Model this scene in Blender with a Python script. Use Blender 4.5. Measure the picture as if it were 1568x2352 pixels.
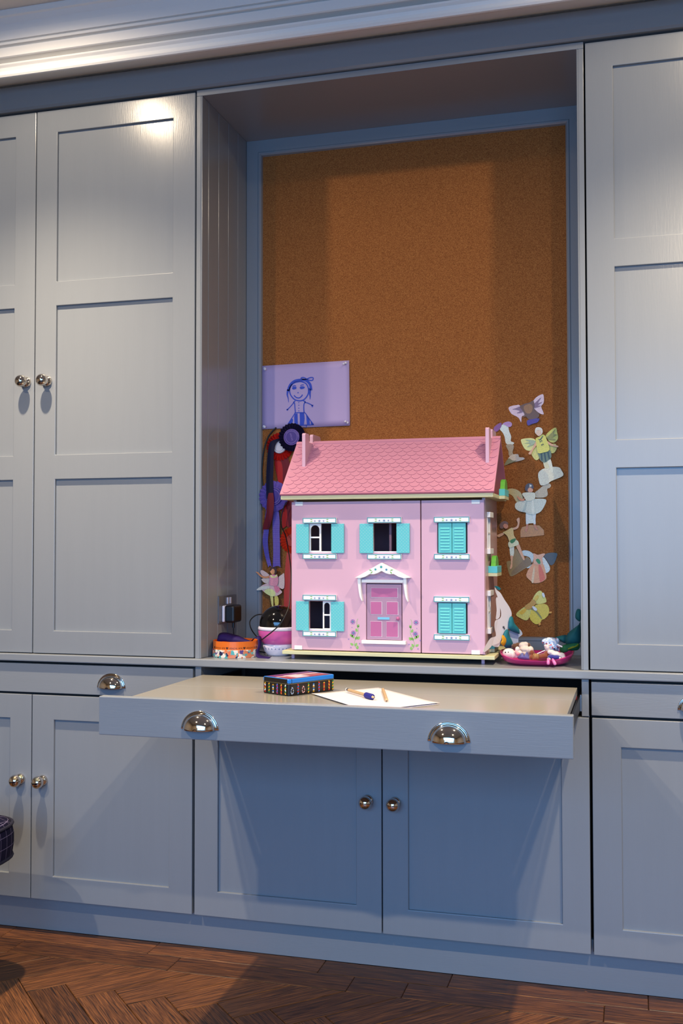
import bpy, bmesh, math, random
from mathutils import Vector, Matrix
random.seed(7)
scene = bpy.context.scene
for o in list(bpy.data.objects): bpy.data.objects.remove(o)

# ------------------------------------------------------------------ camera
F_PX, YAW, PITCH, ROLL = 2404.93, math.radians(15.5154), math.radians(1.8069), math.radians(-0.0682)
CAM = Vector((0.62114, -2.61953, 1.10602))
_fw = Vector((-math.sin(YAW)*math.cos(PITCH), math.cos(YAW)*math.cos(PITCH), math.sin(PITCH)))
_rt = Vector((math.cos(YAW), math.sin(YAW), 0)); _up = _rt.cross(_fw)
RT = math.cos(ROLL)*_rt + math.sin(ROLL)*_up
UP = -math.sin(ROLL)*_rt + math.cos(ROLL)*_up
cam_d = bpy.data.cameras.new('camera'); cam = bpy.data.objects.new('camera', cam_d)
scene.collection.objects.link(cam); scene.camera = cam
cam_d.sensor_fit = 'HORIZONTAL'; cam_d.sensor_width = 36.0; cam_d.lens = F_PX/1568*36.0
cam_d.clip_start = 0.02
cam.matrix_world = Matrix(((RT.x, UP.x, -_fw.x, CAM.x), (RT.y, UP.y, -_fw.y, CAM.y), (RT.z, UP.z, -_fw.z, CAM.z), (0, 0, 0, 1)))

# ------------------------------------------------------------------ exposure, world, lamps
scene.view_settings.view_transform = 'Standard'; scene.view_settings.look = 'None'
scene.view_settings.exposure = -0.12; scene.view_settings.gamma = 1.0
scene.view_settings.use_curve_mapping = False
world = bpy.data.worlds.new('world'); scene.world = world; world.use_nodes = True
world.node_tree.nodes['Background'].inputs[0].default_value = (0.35, 0.6, 1.0, 1)
world.node_tree.nodes['Background'].inputs[1].default_value = 0.6

LAMP_COL = (1.0, 0.81, 0.58)
DAY_COL = (0.18, 0.48, 1.0)
def spot(name, loc, watts, size=150, blend=0.9, radius=0.022):
    d = bpy.data.lights.new(name, 'SPOT'); d.energy = watts; d.color = LAMP_COL
    d.spot_size = math.radians(size); d.spot_blend = blend; d.shadow_soft_size = radius
    o = bpy.data.objects.new(name, d); scene.collection.objects.link(o); o.location = loc
    return o
for sx in (-1, 1):
    spot('ceiling_downlight_beam', (sx*0.905, -0.555, 2.548), 185, size=106, blend=1.0)
    spot('ceiling_downlight_spill', (sx*0.905, -0.555, 2.548), 23, size=174, blend=0.38)
    spot('ceiling_downlight_wide', (sx*1.12, -2.45, 2.548), 135, size=178, blend=0.5)
# daylight in the opening of the rear window
wd = bpy.data.lights.new('window_daylight', 'AREA'); wd.energy = 102; wd.color = DAY_COL
wd.shape = 'RECTANGLE'; wd.size = 3.0; wd.size_y = 1.75; wd.spread = math.radians(140)
wo = bpy.data.objects.new('window_daylight', wd); scene.collection.objects.link(wo)
wo.location = (0.30, -4.33, 1.35); wo.rotation_euler = (math.radians(50), 0, 0)   # sky light enters a window downwards

# ------------------------------------------------------------------ helpers
def at(px, py, Y):                      # a pixel of the photograph, on the real plane at depth Y
    d = _fw + RT*((px-784)/F_PX) - UP*((py-1176)/F_PX)
    return CAM + d*((Y-CAM.y)/d.y)
def s2l(c):
    return tuple((x/255/12.92 if x/255 <= 0.04045 else ((x/255+0.055)/1.055)**2.4) for x in c)
MATS = {}
def mat(name, rgb, rough=0.5, metal=0.0, spec=0.5, bump=0, bscale=200, var=0, vscale=30, stretch=None, coat=0, trans=0, sheen=0, alpha=1):
    if name in MATS: return MATS[name]
    m = bpy.data.materials.new(name); m.use_nodes = True; nt = m.node_tree; b = nt.nodes['Principled BSDF']
    col = s2l(rgb)+(1,)
    b.inputs['Base Color'].default_value = col; b.inputs['Roughness'].default_value = rough
    b.inputs['Metallic'].default_value = metal; b.inputs['Specular IOR Level'].default_value = spec
    b.inputs['Coat Weight'].default_value = coat; b.inputs['Transmission Weight'].default_value = trans
    b.inputs['Sheen Weight'].default_value = sheen; b.inputs['Alpha'].default_value = alpha
    if bump or var:
        tc = nt.nodes.new('ShaderNodeTexCoord'); mp = nt.nodes.new('ShaderNodeMapping')
        nt.links.new(tc.outputs['Object'], mp.inputs[0])
        if stretch: mp.inputs['Scale'].default_value = stretch
    if bump:
        n = nt.nodes.new('ShaderNodeTexNoise'); n.inputs['Scale'].default_value = bscale; n.inputs['Detail'].default_value = 3
        nt.links.new(mp.outputs[0], n.inputs['Vector'])
        bp = nt.nodes.new('ShaderNodeBump'); bp.inputs['Strength'].default_value = bump; bp.inputs['Distance'].default_value = 0.001
        nt.links.new(n.outputs[0], bp.inputs['Height']); nt.links.new(bp.outputs[0], b.inputs['Normal'])
    if var:
        n2 = nt.nodes.new('ShaderNodeTexNoise'); n2.inputs['Scale'].default_value = vscale; n2.inputs['Detail'].default_value = 4
        nt.links.new(mp.outputs[0], n2.inputs['Vector'])
        r = nt.nodes.new('ShaderNodeValToRGB')
        r.color_ramp.elements[0].position = 0.3; r.color_ramp.elements[1].position = 0.7
        r.color_ramp.elements[0].color = tuple(c*(1-var) for c in col[:3])+(1,)
        r.color_ramp.elements[1].color = tuple(min(1, c*(1+var)) for c in col[:3])+(1,)
        nt.links.new(n2.outputs[0], r.inputs[0]); nt.links.new(r.outputs[0], b.inputs['Base Color'])
    MATS[name] = m
    return m
def nodes_of(m): return m.node_tree.nodes, m.node_tree.links, m.node_tree.nodes['Principled BSDF']

class MB:                                # collects faces, links them as one mesh object
    def __init__(s): s.v = []; s.f = []; s.m = []; s.mats = []
    def mi(s, m):
        if m is None: return 0
        if m not in s.mats: s.mats.append(m)
        return s.mats.index(m)
    def add(s, vs, fs, m=None):
        o = len(s.v); k = s.mi(m); s.v += [tuple(v) for v in vs]
        for f in fs: s.f.append(tuple(i+o for i in f)); s.m.append(k)
        return s
    def box(s, x0, x1, y0, y1, z0, z1, m=None):
        v = [(x, y, z) for x in (x0, x1) for y in (y0, y1) for z in (z0, z1)]
        return s.add(v, [(0,1,3,2),(4,6,7,5),(0,4,5,1),(2,3,7,6),(0,2,6,4),(1,5,7,3)], m)
    def prism(s, pts, y0, y1, m=None):   # (x,z) outline extruded along Y
        n = len(pts)
        v = [(p[0], y0, p[1]) for p in pts]+[(p[0], y1, p[1]) for p in pts]
        f = [tuple(range(n)), tuple(range(2*n-1, n-1, -1))]+[(i, i+n, (i+1)%n+n, (i+1)%n) for i in range(n)]
        return s.add(v, f, m)
    def prism_x(s, pts, x0, x1, m=None): # (y,z) outline extruded along X
        n = len(pts)
        v = [(x0, p[0], p[1]) for p in pts]+[(x1, p[0], p[1]) for p in pts]
        f = [tuple(range(n)), tuple(range(2*n-1, n-1, -1))]+[(i, i+n, (i+1)%n+n, (i+1)%n) for i in range(n)]
        return s.add(v, f, m)
    def prism_z(s, pts, z0, z1, m=None):
        n = len(pts)
        v = [(p[0], p[1], z0) for p in pts]+[(p[0], p[1], z1) for p in pts]
        f = [tuple(range(n)), tuple(range(2*n-1, n-1, -1))]+[(i, i+n, (i+1)%n+n, (i+1)%n) for i in range(n)]
        return s.add(v, f, m)
    def slab(s, pts3, off, m=None):      # free outline in space, thickened along vector off
        n = len(pts3); off = Vector(off)
        v = [Vector(p) for p in pts3]+[Vector(p)+off for p in pts3]
        f = [tuple(range(n)), tuple(range(2*n-1, n-1, -1))]+[(i, i+n, (i+1)%n+n, (i+1)%n) for i in range(n)]
        return s.add(v, f, m)
    def grid(s, xs, zs, holes, y0, y1, m=None):   # plate with rectangular holes
        xs = sorted(set(xs)); zs = sorted(set(zs)); nx, nz = len(xs), len(zs)
        solid = {}
        for i in range(nx-1):
            for j in range(nz-1):
                cx, cz = (xs[i]+xs[i+1])/2, (zs[j]+zs[j+1])/2
                solid[i, j] = not any(h[0] < cx < h[1] and h[2] < cz < h[3] for h in holes)
        v = []; idx = {}
        def V(i, j, k):
            if (i, j, k) not in idx: idx[i, j, k] = len(v); v.append((xs[i], (y0, y1)[k], zs[j]))
            return idx[i, j, k]
        f = []
        for (i, j), ok in solid.items():
            if not ok: continue
            f.append((V(i,j,0), V(i+1,j,0), V(i+1,j+1,0), V(i,j+1,0)))
            f.append((V(i,j,1), V(i,j+1,1), V(i+1,j+1,1), V(i+1,j,1)))
            for di, dj, a, b in ((-1,0,(i,j),(i,j+1)), (1,0,(i+1,j+1),(i+1,j)), (0,-1,(i+1,j),(i,j)), (0,1,(i,j+1),(i+1,j+1))):
                if not solid.get((i+di, j+dj), False):
                    f.append((V(*a,0), V(*b,0), V(*b,1), V(*a,1)))
        return s.add(v, f, m)
    def lathe(s, prof, c=(0,0,0), seg=32, axis='z', m=None, ang=(0, 2*math.pi)):
        full = abs(ang[1]-ang[0]-2*math.pi) < 1e-6; n = seg if full else seg+1
        v = []; P = len(prof)
        for i in range(n):
            a = ang[0]+(ang[1]-ang[0])*i/seg
            for r, h in prof:
                p = (r*math.cos(a), r*math.sin(a), h)
                if axis == 'y': p = (p[0], -p[2], p[1])      # h grows towards the room (-Y)
                if axis == 'x': p = (p[2], p[0], p[1])
                v.append((p[0]+c[0], p[1]+c[1], p[2]+c[2]))
        f = []
        for i in range(seg):
            j = (i+1) % n
            for k in range(P-1): f.append((i*P+k, j*P+k, j*P+k+1, i*P+k+1))
        return s.add(v, f, m)
    def tube(s, pts, r, seg=8, m=None, caps=True):
        pts = [Vector(p) for p in pts]; n = len(pts); rs = r if isinstance(r, (list, tuple)) else [r]*n
        v = []; prev = None
        for i, p in enumerate(pts):
            t = (pts[min(i+1, n-1)]-pts[max(i-1, 0)]).normalized()
            a = (prev-t*prev.dot(t)) if prev is not None else (Vector((0,0,1)).cross(t) if abs(t.z) < 0.9 else Vector((1,0,0)).cross(t))
            a.normalize(); prev = a; b = t.cross(a)
            for k in range(seg):
                an = 2*math.pi*k/seg; v.append(p+(a*math.cos(an)+b*math.sin(an))*rs[i])
        f = [(i*seg+k, i*seg+(k+1)%seg, (i+1)*seg+(k+1)%seg, (i+1)*seg+k) for i in range(n-1) for k in range(seg)]
        if caps: f += [tuple(range(seg-1, -1, -1)), tuple(range((n-1)*seg, n*seg))]
        return s.add(v, f, m)
    def ell(s, c, r, seg=16, rings=10, m=None, rot=None):
        v = []; f = []
        for i in range(rings+1):
            t = math.pi*i/rings
            for k in range(seg):
                a = 2*math.pi*k/seg
                p = Vector((r[0]*math.sin(t)*math.cos(a), r[1]*math.sin(t)*math.sin(a), r[2]*math.cos(t)))
                if rot is not None: p = rot @ p
                v.append(p+Vector(c))
        for i in range(rings):
            for k in range(seg): f.append((i*seg+k, i*seg+(k+1)%seg, (i+1)*seg+(k+1)%seg, (i+1)*seg+k))
        return s.add(v, f, m)
    def build(s, name, m=None, parent=None, smooth=False, bevel=0, segs=2, loc=None, remesh=0, solid=0):
        me = bpy.data.meshes.new(name); me.from_pydata(s.v, [], s.f)
        ms = s.mats if s.mats else [m]
        for x in ms: me.materials.append(x)
        if len(ms) > 1:
            for p, k in zip(me.polygons, s.m): p.material_index = k
        bm = bmesh.new(); bm.from_mesh(me)
        bmesh.ops.remove_doubles(bm, verts=bm.verts, dist=1e-6)
        bmesh.ops.recalc_face_normals(bm, faces=bm.faces)
        bm.to_mesh(me); bm.free()
        o = bpy.data.objects.new(name, me); scene.collection.objects.link(o)
        if loc: o.location = loc
        if parent is not None: put(o, parent)
        if smooth:
            for p in me.polygons: p.use_smooth = True
        if remesh:
            r = o.modifiers.new('r', 'REMESH'); r.mode = 'VOXEL'; r.voxel_size = remesh; r.use_smooth_shade = True
            sm = o.modifiers.new('s', 'SMOOTH'); sm.iterations = 4; sm.factor = 0.5
        if solid:
            q = o.modifiers.new('t', 'SOLIDIFY'); q.thickness = solid; q.offset = 0
        if bevel:
            b = o.modifiers.new('b', 'BEVEL'); b.width = bevel; b.segments = segs; b.limit_method = 'ANGLE'; b.angle_limit = math.radians(35)
        return o
def put(o, parent):
    o.parent = parent
    o.matrix_parent_inverse = Matrix.Translation(-parent.location)   # every part keeps its world coordinates
def thing(name, label, cat, loc=(0,0,0), group=None):
    o = bpy.data.objects.new(name, None); scene.collection.objects.link(o); o.location = loc
    o.empty_display_size = 0.02
    return tag(o, label, cat, group)
def tag(o, label, cat=None, group=None, kind=None):
    o['label'] = label
    if cat: o['category'] = cat
    if group: o['group'] = group
    if kind: o['kind'] = kind
    return o
def struct(o, label=None):
    o['kind'] = 'structure'
    if label: o['label'] = label
    return o
def smooth_loop(pts, n=4):
    out = []; N = len(pts)
    for i in range(N):
        p0, p1, p2, p3 = (Vector(pts[(i+k) % N]) for k in (-1, 0, 1, 2))
        for j in range(n):
            t = j/n
            out.append(0.5*((2*p1)+(p2-p0)*t+(2*p0-5*p1+4*p2-p3)*t*t+(3*p1-p0-3*p2+p3)*t**3))
    return [tuple(p) for p in out]
def smooth_path(pts, n=6):
    out = []; N = len(pts); P = [Vector(p) for p in pts]
    for i in range(N-1):
        p0, p1, p2, p3 = P[max(i-1, 0)], P[i], P[i+1], P[min(i+2, N-1)]
        for j in range(n):
            t = j/n
            out.append(0.5*((2*p1)+(p2-p0)*t+(2*p0-5*p1+4*p2-p3)*t*t+(3*p1-p0-3*p2+p3)*t**3))
    out.append(P[-1]); return out

# ------------------------------------------------------------------ materials
PAINT = (140, 145, 150)
paint = mat('grey_blue_paint', PAINT, rough=0.235, spec=0.42, bump=0.12, bscale=60, var=0.012, vscale=6, stretch=(6, 1, 0.5))
paint_h = mat('grey_blue_paint_brushed_across', PAINT, rough=0.235, spec=0.42, bump=0.14, bscale=60, var=0.012, vscale=6, stretch=(0.5, 1, 6))
inside = mat('carcass_unlit_dark', (30, 28, 28), rough=0.7)  # near-black finish, puts the unlit look of the interior into the colour
white_trim = mat('white_plaster', (244, 243, 240), rough=0.5)
ceil_m = mat('ceiling_paint', (216, 210, 204), rough=0.8)
wall_m = mat('wall_paint', (196, 182, 164), rough=0.8)
chrome = mat('polished_nickel', (214, 206, 196), rough=0.06, metal=1.0)
def cork_material():
    m = mat('cork', (150, 98, 52), rough=0.85, spec=0.25); N, L, b = nodes_of(m)
    tc = N.new('ShaderNodeTexCoord')
    v = N.new('ShaderNodeTexVoronoi'); v.inputs['Scale'].default_value = 600
    n = N.new('ShaderNodeTexNoise'); n.inputs['Scale'].default_value = 360; n.inputs['Detail'].default_value = 4
    n3 = N.new('ShaderNodeTexNoise'); n3.inputs['Scale'].default_value = 9
    for x in (v, n, n3): L.new(tc.outputs['Object'], x.inputs['Vector'])
    sep = N.new('ShaderNodeSeparateColor'); L.new(v.outputs['Color'], sep.inputs[0])
    r = N.new('ShaderNodeValToRGB'); e = r.color_ramp.elements
    e[0].position = 0.0; e[0].color = s2l((112, 62, 26))+(1,); e[1].position = 1.0; e[1].color = s2l((190, 126, 68))+(1,)
    x = r.color_ramp.elements.new(0.5); x.color = s2l((158, 96, 46))+(1,)
    mx = N.new('ShaderNodeMath'); mx.operation = 'MULTIPLY_ADD'; mx.inputs[1].default_value = 0.5
    L.new(sep.outputs[0], mx.inputs[0]); L.new(n.outputs[0], mx.inputs[2])
    sb = N.new('ShaderNodeMath'); sb.operation = 'SUBTRACT'; sb.inputs[1].default_value = 0.26; L.new(mx.outputs[0], sb.inputs[0])
    L.new(sb.outputs[0], r.inputs[0]); L.new(r.outputs[0], b.inputs['Base Color'])
    bp = N.new('ShaderNodeBump'); bp.inputs['Strength'].default_value = 0.35; bp.inputs['Distance'].default_value = 0.001
    L.new(n.outputs[0], bp.inputs['Height']); L.new(bp.outputs[0], b.inputs['Normal'])
    return m
cork = cork_material()
def oak_material(name, dark, mid, light, per_object=True):
    m = mat(name, mid, rough=0.42, spec=0.4); N, L, b = nodes_of(m)
    tc = N.new('ShaderNodeTexCoord'); mp = N.new('ShaderNodeMapping'); mp.inputs['Scale'].default_value = (3.0, 110, 1)
    L.new(tc.outputs['Object'], mp.inputs[0])
    oi = N.new('ShaderNodeObjectInfo'); cb = N.new('ShaderNodeCombineXYZ')
    ml = N.new('ShaderNodeMath'); ml.operation = 'MULTIPLY'; ml.inputs[1].default_value = 50; L.new(oi.outputs['Random'], ml.inputs[0])
    L.new(ml.outputs[0], cb.inputs[0]); L.new(ml.outputs[0], cb.inputs[1]); L.new(cb.outputs[0], mp.inputs['Location'])
    n = N.new('ShaderNodeTexNoise'); n.inputs['Scale'].default_value = 3.2; n.inputs['Detail'].default_value = 6; n.inputs['Distortion'].default_value = 1.2
    L.new(mp.outputs[0], n.inputs['Vector'])
    r = N.new('ShaderNodeValToRGB'); e = r.color_ramp.elements
    e[0].position = 0.34; e[0].color = s2l(dark)+(1,); e[1].position = 0.68; e[1].color = s2l(light)+(1,)
    x = r.color_ramp.elements.new(0.5); x.color = s2l(mid)+(1,)
    L.new(n.outputs[0], r.inputs[0])
    hs = N.new('ShaderNodeHueSaturation'); mr = N.new('ShaderNodeMapRange'); mr.inputs[3].default_value = 0.72; mr.inputs[4].default_value = 1.3
    L.new(oi.outputs['Random'], mr.inputs[0]); L.new(mr.outputs[0], hs.inputs['Value']); L.new(r.outputs[0], hs.inputs['Color'])
    L.new(hs.outputs[0], b.inputs['Base Color'])
    bp = N.new('ShaderNodeBump'); bp.inputs['Strength'].default_value = 0.25; bp.inputs['Distance'].default_value = 0.001
    L.new(n.outputs[0], bp.inputs['Height']); L.new(bp.outputs[0], b.inputs['Normal'])
    return m
oak = oak_material('dark_oak', (42, 25, 13), (100, 60, 30), (146, 92, 48))

# ------------------------------------------------------------------ setting: room shell
FZ = 0.02; CZ = 2.556
floor = struct(MB().box(-3.2, 3.2, -4.4, 0.6, FZ-0.06, FZ-0.008).build('floor', mat('dark_joint', (20, 13, 9), rough=0.8)), 'dark oak herringbone parquet floor with straight border boards')
ceil_o = struct(MB().box(-3.2, 3.2, -4.4, 0.6, CZ, CZ+0.05).build('ceiling', ceil_m), 'plain pale ceiling')
for lx, ly in ((-0.905, -0.555), (0.905, -0.555), (-1.12, -2.45), (1.12, -2.45)):
    MB().lathe([(0.034, -0.0005), (0.034, -0.004), (0.046, -0.003), (0.047, -0.0005)], (lx, ly, CZ), 32).build('downlight_bezel', chrome, ceil_o, smooth=True)
struct(MB().box(-3.2, 3.2, 0.42, 0.5, FZ-0.06, CZ).build('wall_back', wall_m))
struct(MB().box(-3.28, -3.2, -4.4, 0.5, FZ-0.06, CZ).build('wall_left', wall_m))
struct(MB().box(3.2, 3.28, -4.4, 0.5, FZ-0.06, CZ).build('wall_right', wall_m))
struct(MB().grid((-3.2, -1.0, 2.0, 3.2), (FZ-0.06, 0.45, 2.25, CZ), [(-1.0, 2.0, 0.45, 2.25)], -4.40, -4.32).build('wall_rear', wall_m))
wf = struct(MB().grid((-1.0, -0.94, -0.03, 0.03, 0.97, 1.03, 1.94, 2.0), (0.45, 0.51, 2.19, 2.25),
    [(-0.94, -0.03, 0.51, 2.19), (0.03, 0.97, 0.51, 2.19), (1.03, 1.94, 0.51, 2.19)], -4.385, -4.35).build('window_1', white_trim))

# floor planks: two border rows, then herringbone
def plank_obj(poly, ang, name='plank'):
    cx = sum(p[0] for p in poly)/len(poly); cy = sum(p[1] for p in poly)/len(poly)
    c, s = math.cos(-ang), math.sin(-ang)
    loc = [((x-cx)*c-(y-cy)*s, (x-cx)*s+(y-cy)*c) for x, y in poly]
    o = MB().prism_z(loc, -0.008, 0).build(name, oak, bevel=0.0014, segs=1)
    o.location = (cx, cy, FZ-random.uniform(0, 0.0006)); o.rotation_euler = (0, 0, ang); put(o, floor); return o
rows = [(-0.0365, 0.043, [-2.2, -1.5, -1.08, -0.634, -0.162, 0.172, 0.647, 1.2, 1.75]), (-0.1255, -0.0375, [-2.0, -1.4, -1.0, -0.536, -0.063, 0.075, 0.547, 1.0, 1.6])]
for y0, y1, xs in rows:
    for a, b in zip(xs, xs[1:]): plank_obj([(a+.0006, y0), (b-.0006, y0), (b-.0006, y1), (a+.0006, y1)], 0)
def clip(poly, f):
    out = []
    for i in range(len(poly)):
        a, b = poly[i], poly[(i+1) % len(poly)]; fa, fb = f(a), f(b)
        if fa >= 0: out.append(a)
        if fa*fb < 0: t = fa/(fa-fb); out.append((a[0]+(b[0]-a[0])*t, a[1]+(b[1]-a[1])*t))
    return out
W_, L_ = 0.0947, 0.47; R2 = math.sqrt(0.5); g = 0.0008
def uv(u, v): return (-0.81+(u+v)*R2, -0.3345+(v-u)*R2)
for m_ in range(0, 4):
    for k in range(-16, 22):
        for kind in 'AB':
            if kind == 'A': r = (k*W_+m_*L_, k*W_+L_+m_*L_, k*W_-m_*L_, k*W_+W_-m_*L_); ang = -math.pi/4
            else: r = (k*W_-W_+m_*L_, k*W_+m_*L_, k*W_-m_*L_, k*W_+L_-m_*L_); ang = math.pi/4
            q = [uv(r[0]+g, r[2]+g), uv(r[1]-g, r[2]+g), uv(r[1]-g, r[3]-g), uv(r[0]+g, r[3]-g)]
            q = clip(q, lambda p: -0.1265-p[1])
            if len(q) < 3: continue
            cx = sum(p[0] for p in q)/len(q); cy = sum(p[1] for p in q)/len(q)
            if not (-1.7 < cx < 1.3 and cy > -1.3): continue
            plank_obj(q, ang)

# cornice (white plaster, running moulding)
prof = [(0.0, 2.430), (-0.014, 2.4295), (-0.040, 2.4230), (-0.080, 2.4120), (-0.108, 2.4020), (-0.120, 2.3960), (-0.127, 2.3915), (-0.133, 2.3920), (-0.136, 2.3965), (-0.134, 2.4005), (-0.129, 2.4030), (-0.127, 2.411), (-0.130, 2.419), (-0.136, 2.4235),
        (-0.137, 2.4255), (-0.137, 2.4280), (-0.110, 2.4300), (-0.106, 2.4385), (-0.139, 2.4415), (-0.143, 2.4435), (-0.143, 2.4680), (-0.136, 2.4690), (-0.136, 2.4720), (-0.149, 2.4735),
        (-0.149, 2.4800), (-0.143, 2.4808), (-0.143, 2.4830), (-0.151, 2.4845), (-0.152, 2.490), (-0.155, 2.508), (-0.160, 2.524), (-0.168, 2.537), (-0.174, 2.540), (-0.174, CZ), (0.0, CZ)]
prof = [(y, z) for y, z in prof]
struct(MB().prism_x(prof, -3.2, 3.2).build('trim_1', white_trim), 'white moulded plaster cornice above the cabinets')
fas = MB().prism_x([(-0.008, 2.352), (-0.014, 2.357), (-0.014, 2.421), (-0.010, 2.425), (0.36, 2.425), (0.36, 2.352)], -3.2, 3.2).build('trim_2', paint_h)
struct(fas, 'dark grey painted fascia board under the cornice')
struct(MB().box(-3.2, 3.2, 0.045, 0.06, FZ, 0.14).build('baseboard_front', paint_h), 'painted plinth board under the cabinet doors')

# ------------------------------------------------------------------ cabinetry
def knob(x, z, parent, y=0.0):
    p = [(0.0001, 0.0), (0.0145, 0.0), (0.0150, 0.002), (0.0135, 0.0035), (0.0140, 0.0055), (0.0115, 0.0075), (0.0070, 0.0100), (0.0065, 0.0130), (0.0085, 0.0160)]
    for i in range(13):
        a = math.radians(-62+152*i/12); p.append((max(0.0001, 0.0172*math.cos(a)), 0.0300+0.0155*math.sin(a)))
    o = MB().lathe([(r, h) for r, h in p], (x, y, z), 40, 'y').build('knob', chrome, parent, smooth=True)
    return tag(o, 'polished nickel ball knob')
def cup_handle(x, z, parent, y):
    rx, rz, dep = 0.0355, 0.0325, 0.025
    m = MB(); v = []; n, k = 24, 10
    for i in range(n+1):
        a = math.pi*i/n
        for j in range(k+1):
            t = math.pi/2*j/k
            v.append((x+rx*math.cos(a)*math.cos(t), y-0.003-dep*math.sin(t)**0.9, z+rz*math.sin(a)*math.cos(t)))
    m.add(v, [(i*(k+1)+j, (i+1)*(k+1)+j, (i+1)*(k+1)+j+1, i*(k+1)+j+1) for i in range(n) for j in range(k)])
    o = m.build('cup_handle', chrome, parent, smooth=True, solid=0.0018)
    tag(o, 'polished nickel cup pull')
    r = MB(); v = []; sec = [(0.0430, 0.0), (0.0430, 0.0022), (0.0405, 0.0032), (0.0395, 0.0018), (0.0370, 0.0030), (0.0345, 0.0050), (0.0345, 0.0)]
    for i in range(n+1):
        a = math.pi*i/n
        for s_, h in sec: v.append((x+s_*math.cos(a), y-h, z+s_*0.915*math.sin(a)))
    S = len(sec)
    r.add(v, [(i*S+j, (i+1)*S+j, (i+1)*S+(j+1)%S, i*S+(j+1)%S) for i in range(n) for j in range(S)]+[tuple(range(S)), tuple(n*S+q for q in range(S-1, -1, -1))])
    r.build('handle_rim', chrome, parent, smooth=True)
    return o
def door(parent, x0, x1, z0, z1, panels, knob_at=None, stile=0.066, y=0.0):
    a, b = x0+stile, x1-stile
    d = MB().grid([x0, a, b, x1], [z0, z1]+[q for p in panels for q in p], [(a, b, p[0], p[1]) for p in panels], y, y+0.021).build('door', paint, parent, bevel=0.0016)
    for p in panels: MB().box(a-0.004, b+0.004, y+0.0085, y+0.016, p[0]-0.004, p[1]+0.004).build('panel', paint, d)
    if knob_at: knob(knob_at[0], knob_at[1], d, y)
    return d
P3 = [(0.867, 1.2918), (1.361, 1.784), (1.853, 2.281)]
def tall_unit(sgn, label):
    t = thing('tall_cabinet', label, 'cabinet', (sgn*1.01, 0.2, 0.803))
    xa, xb = sorted((sgn*0.5175, sgn*1.502))
    MB().box(xa, xb, 0.0235, 0.36, 0.803, 2.349).build('carcass', inside, t)
    for lo, hi, kx in ((0.5195, 1.0085, 0.9685), (1.0115, 1.5005, 1.0355)):
        x0, x1 = sorted((sgn*lo, sgn*hi)); door(t, x0, x1, 0.8035, 2.3455, P3, (sgn*kx if sgn < 0 else sgn*kx, 1.5695))
    return t
tall_unit(-1, 'grey tall double-door wardrobe cabinet on the left of the alcove')
tall_unit(1, 'grey tall double-door wardrobe cabinet on the right of the alcove')
P1 = [(0.1855, 0.6185)]
def low_unit(sgn, label):
    t = thing('base_cabinet', label, 'cabinet', (sgn*1.01, 0.2, 0.119))
    xa, xb = sorted((sgn*0.5205, sgn*1.502))
    MB().box(xa, xb, 0.0235, 0.34, 0.119, 0.779).build('carcass', inside, t)
    for lo, hi, kx in ((0.5225, 1.0085, 0.9725), (1.0115, 1.5005, 1.0435)):
        x0, x1 = sorted((sgn*lo, sgn*hi)); door(t, x0, x1, 0.1197, 0.6866, P1, (sgn*kx, 0.4495), stile=0.068)
    x0, x1 = sorted((sgn*0.5215, sgn*1.5005))
    dr = MB().box(x0, x1, 0.0, 0.021, 0.6925, 0.7735).build('drawer', paint_h, t, bevel=0.0018)
    for hx in (0.763, 1.255): cup_handle(sgn*hx, 0.7145, dr, 0.0)
    return t
low_unit(-1, 'grey base cabinet with one wide drawer, left of the pull-out desk')
low_unit(1, 'grey base cabinet with one wide drawer, right of the pull-out desk')
t = thing('base_cabinet', 'blue-grey two-door base cabinet in shade under the pull-out desk', 'cabinet', (0, 0.2, 0.119))
for s in (-1, 1):
    xa, xb = sorted((s*0.4985, s*0.5155))
    MB().box(xa, xb, 0.0235, 0.34, 0.119, 0.779).build('side_panel', paint, t)
    MB().box(xa, xb, 0.002, 0.0235, 0.6895, 0.779).build('side_stile', paint, t, bevel=0.001)
MB().box(-0.4985, 0.4985, 0.335, 0.345, 0.119, 0.779).build('back_panel', inside, t)
MB().box(-0.4985, 0.4985, 0.0235, 0.335, 0.119, 0.137).build('bottom_panel', inside, t)
MB().box(-0.4985, 0.4985, 0.03, 0.335, 0.66, 0.672).build('divider_shelf', inside, t)
door(t, -0.5155, -0.0015, 0.1197, 0.6866, P1, (-0.0365, 0.4535), stile=0.0665)
door(t, 0.0015, 0.5155, 0.1197, 0.6866, P1, (0.0350, 0.4525), stile=0.0665)
tag(MB().box(-1.55, 1.55, -0.0105, 0.36, 0.7805, 0.8015).build('worktop', paint_h, bevel=0.003), 'long grey painted worktop shelf carrying the dollhouse', 'worktop')

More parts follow.
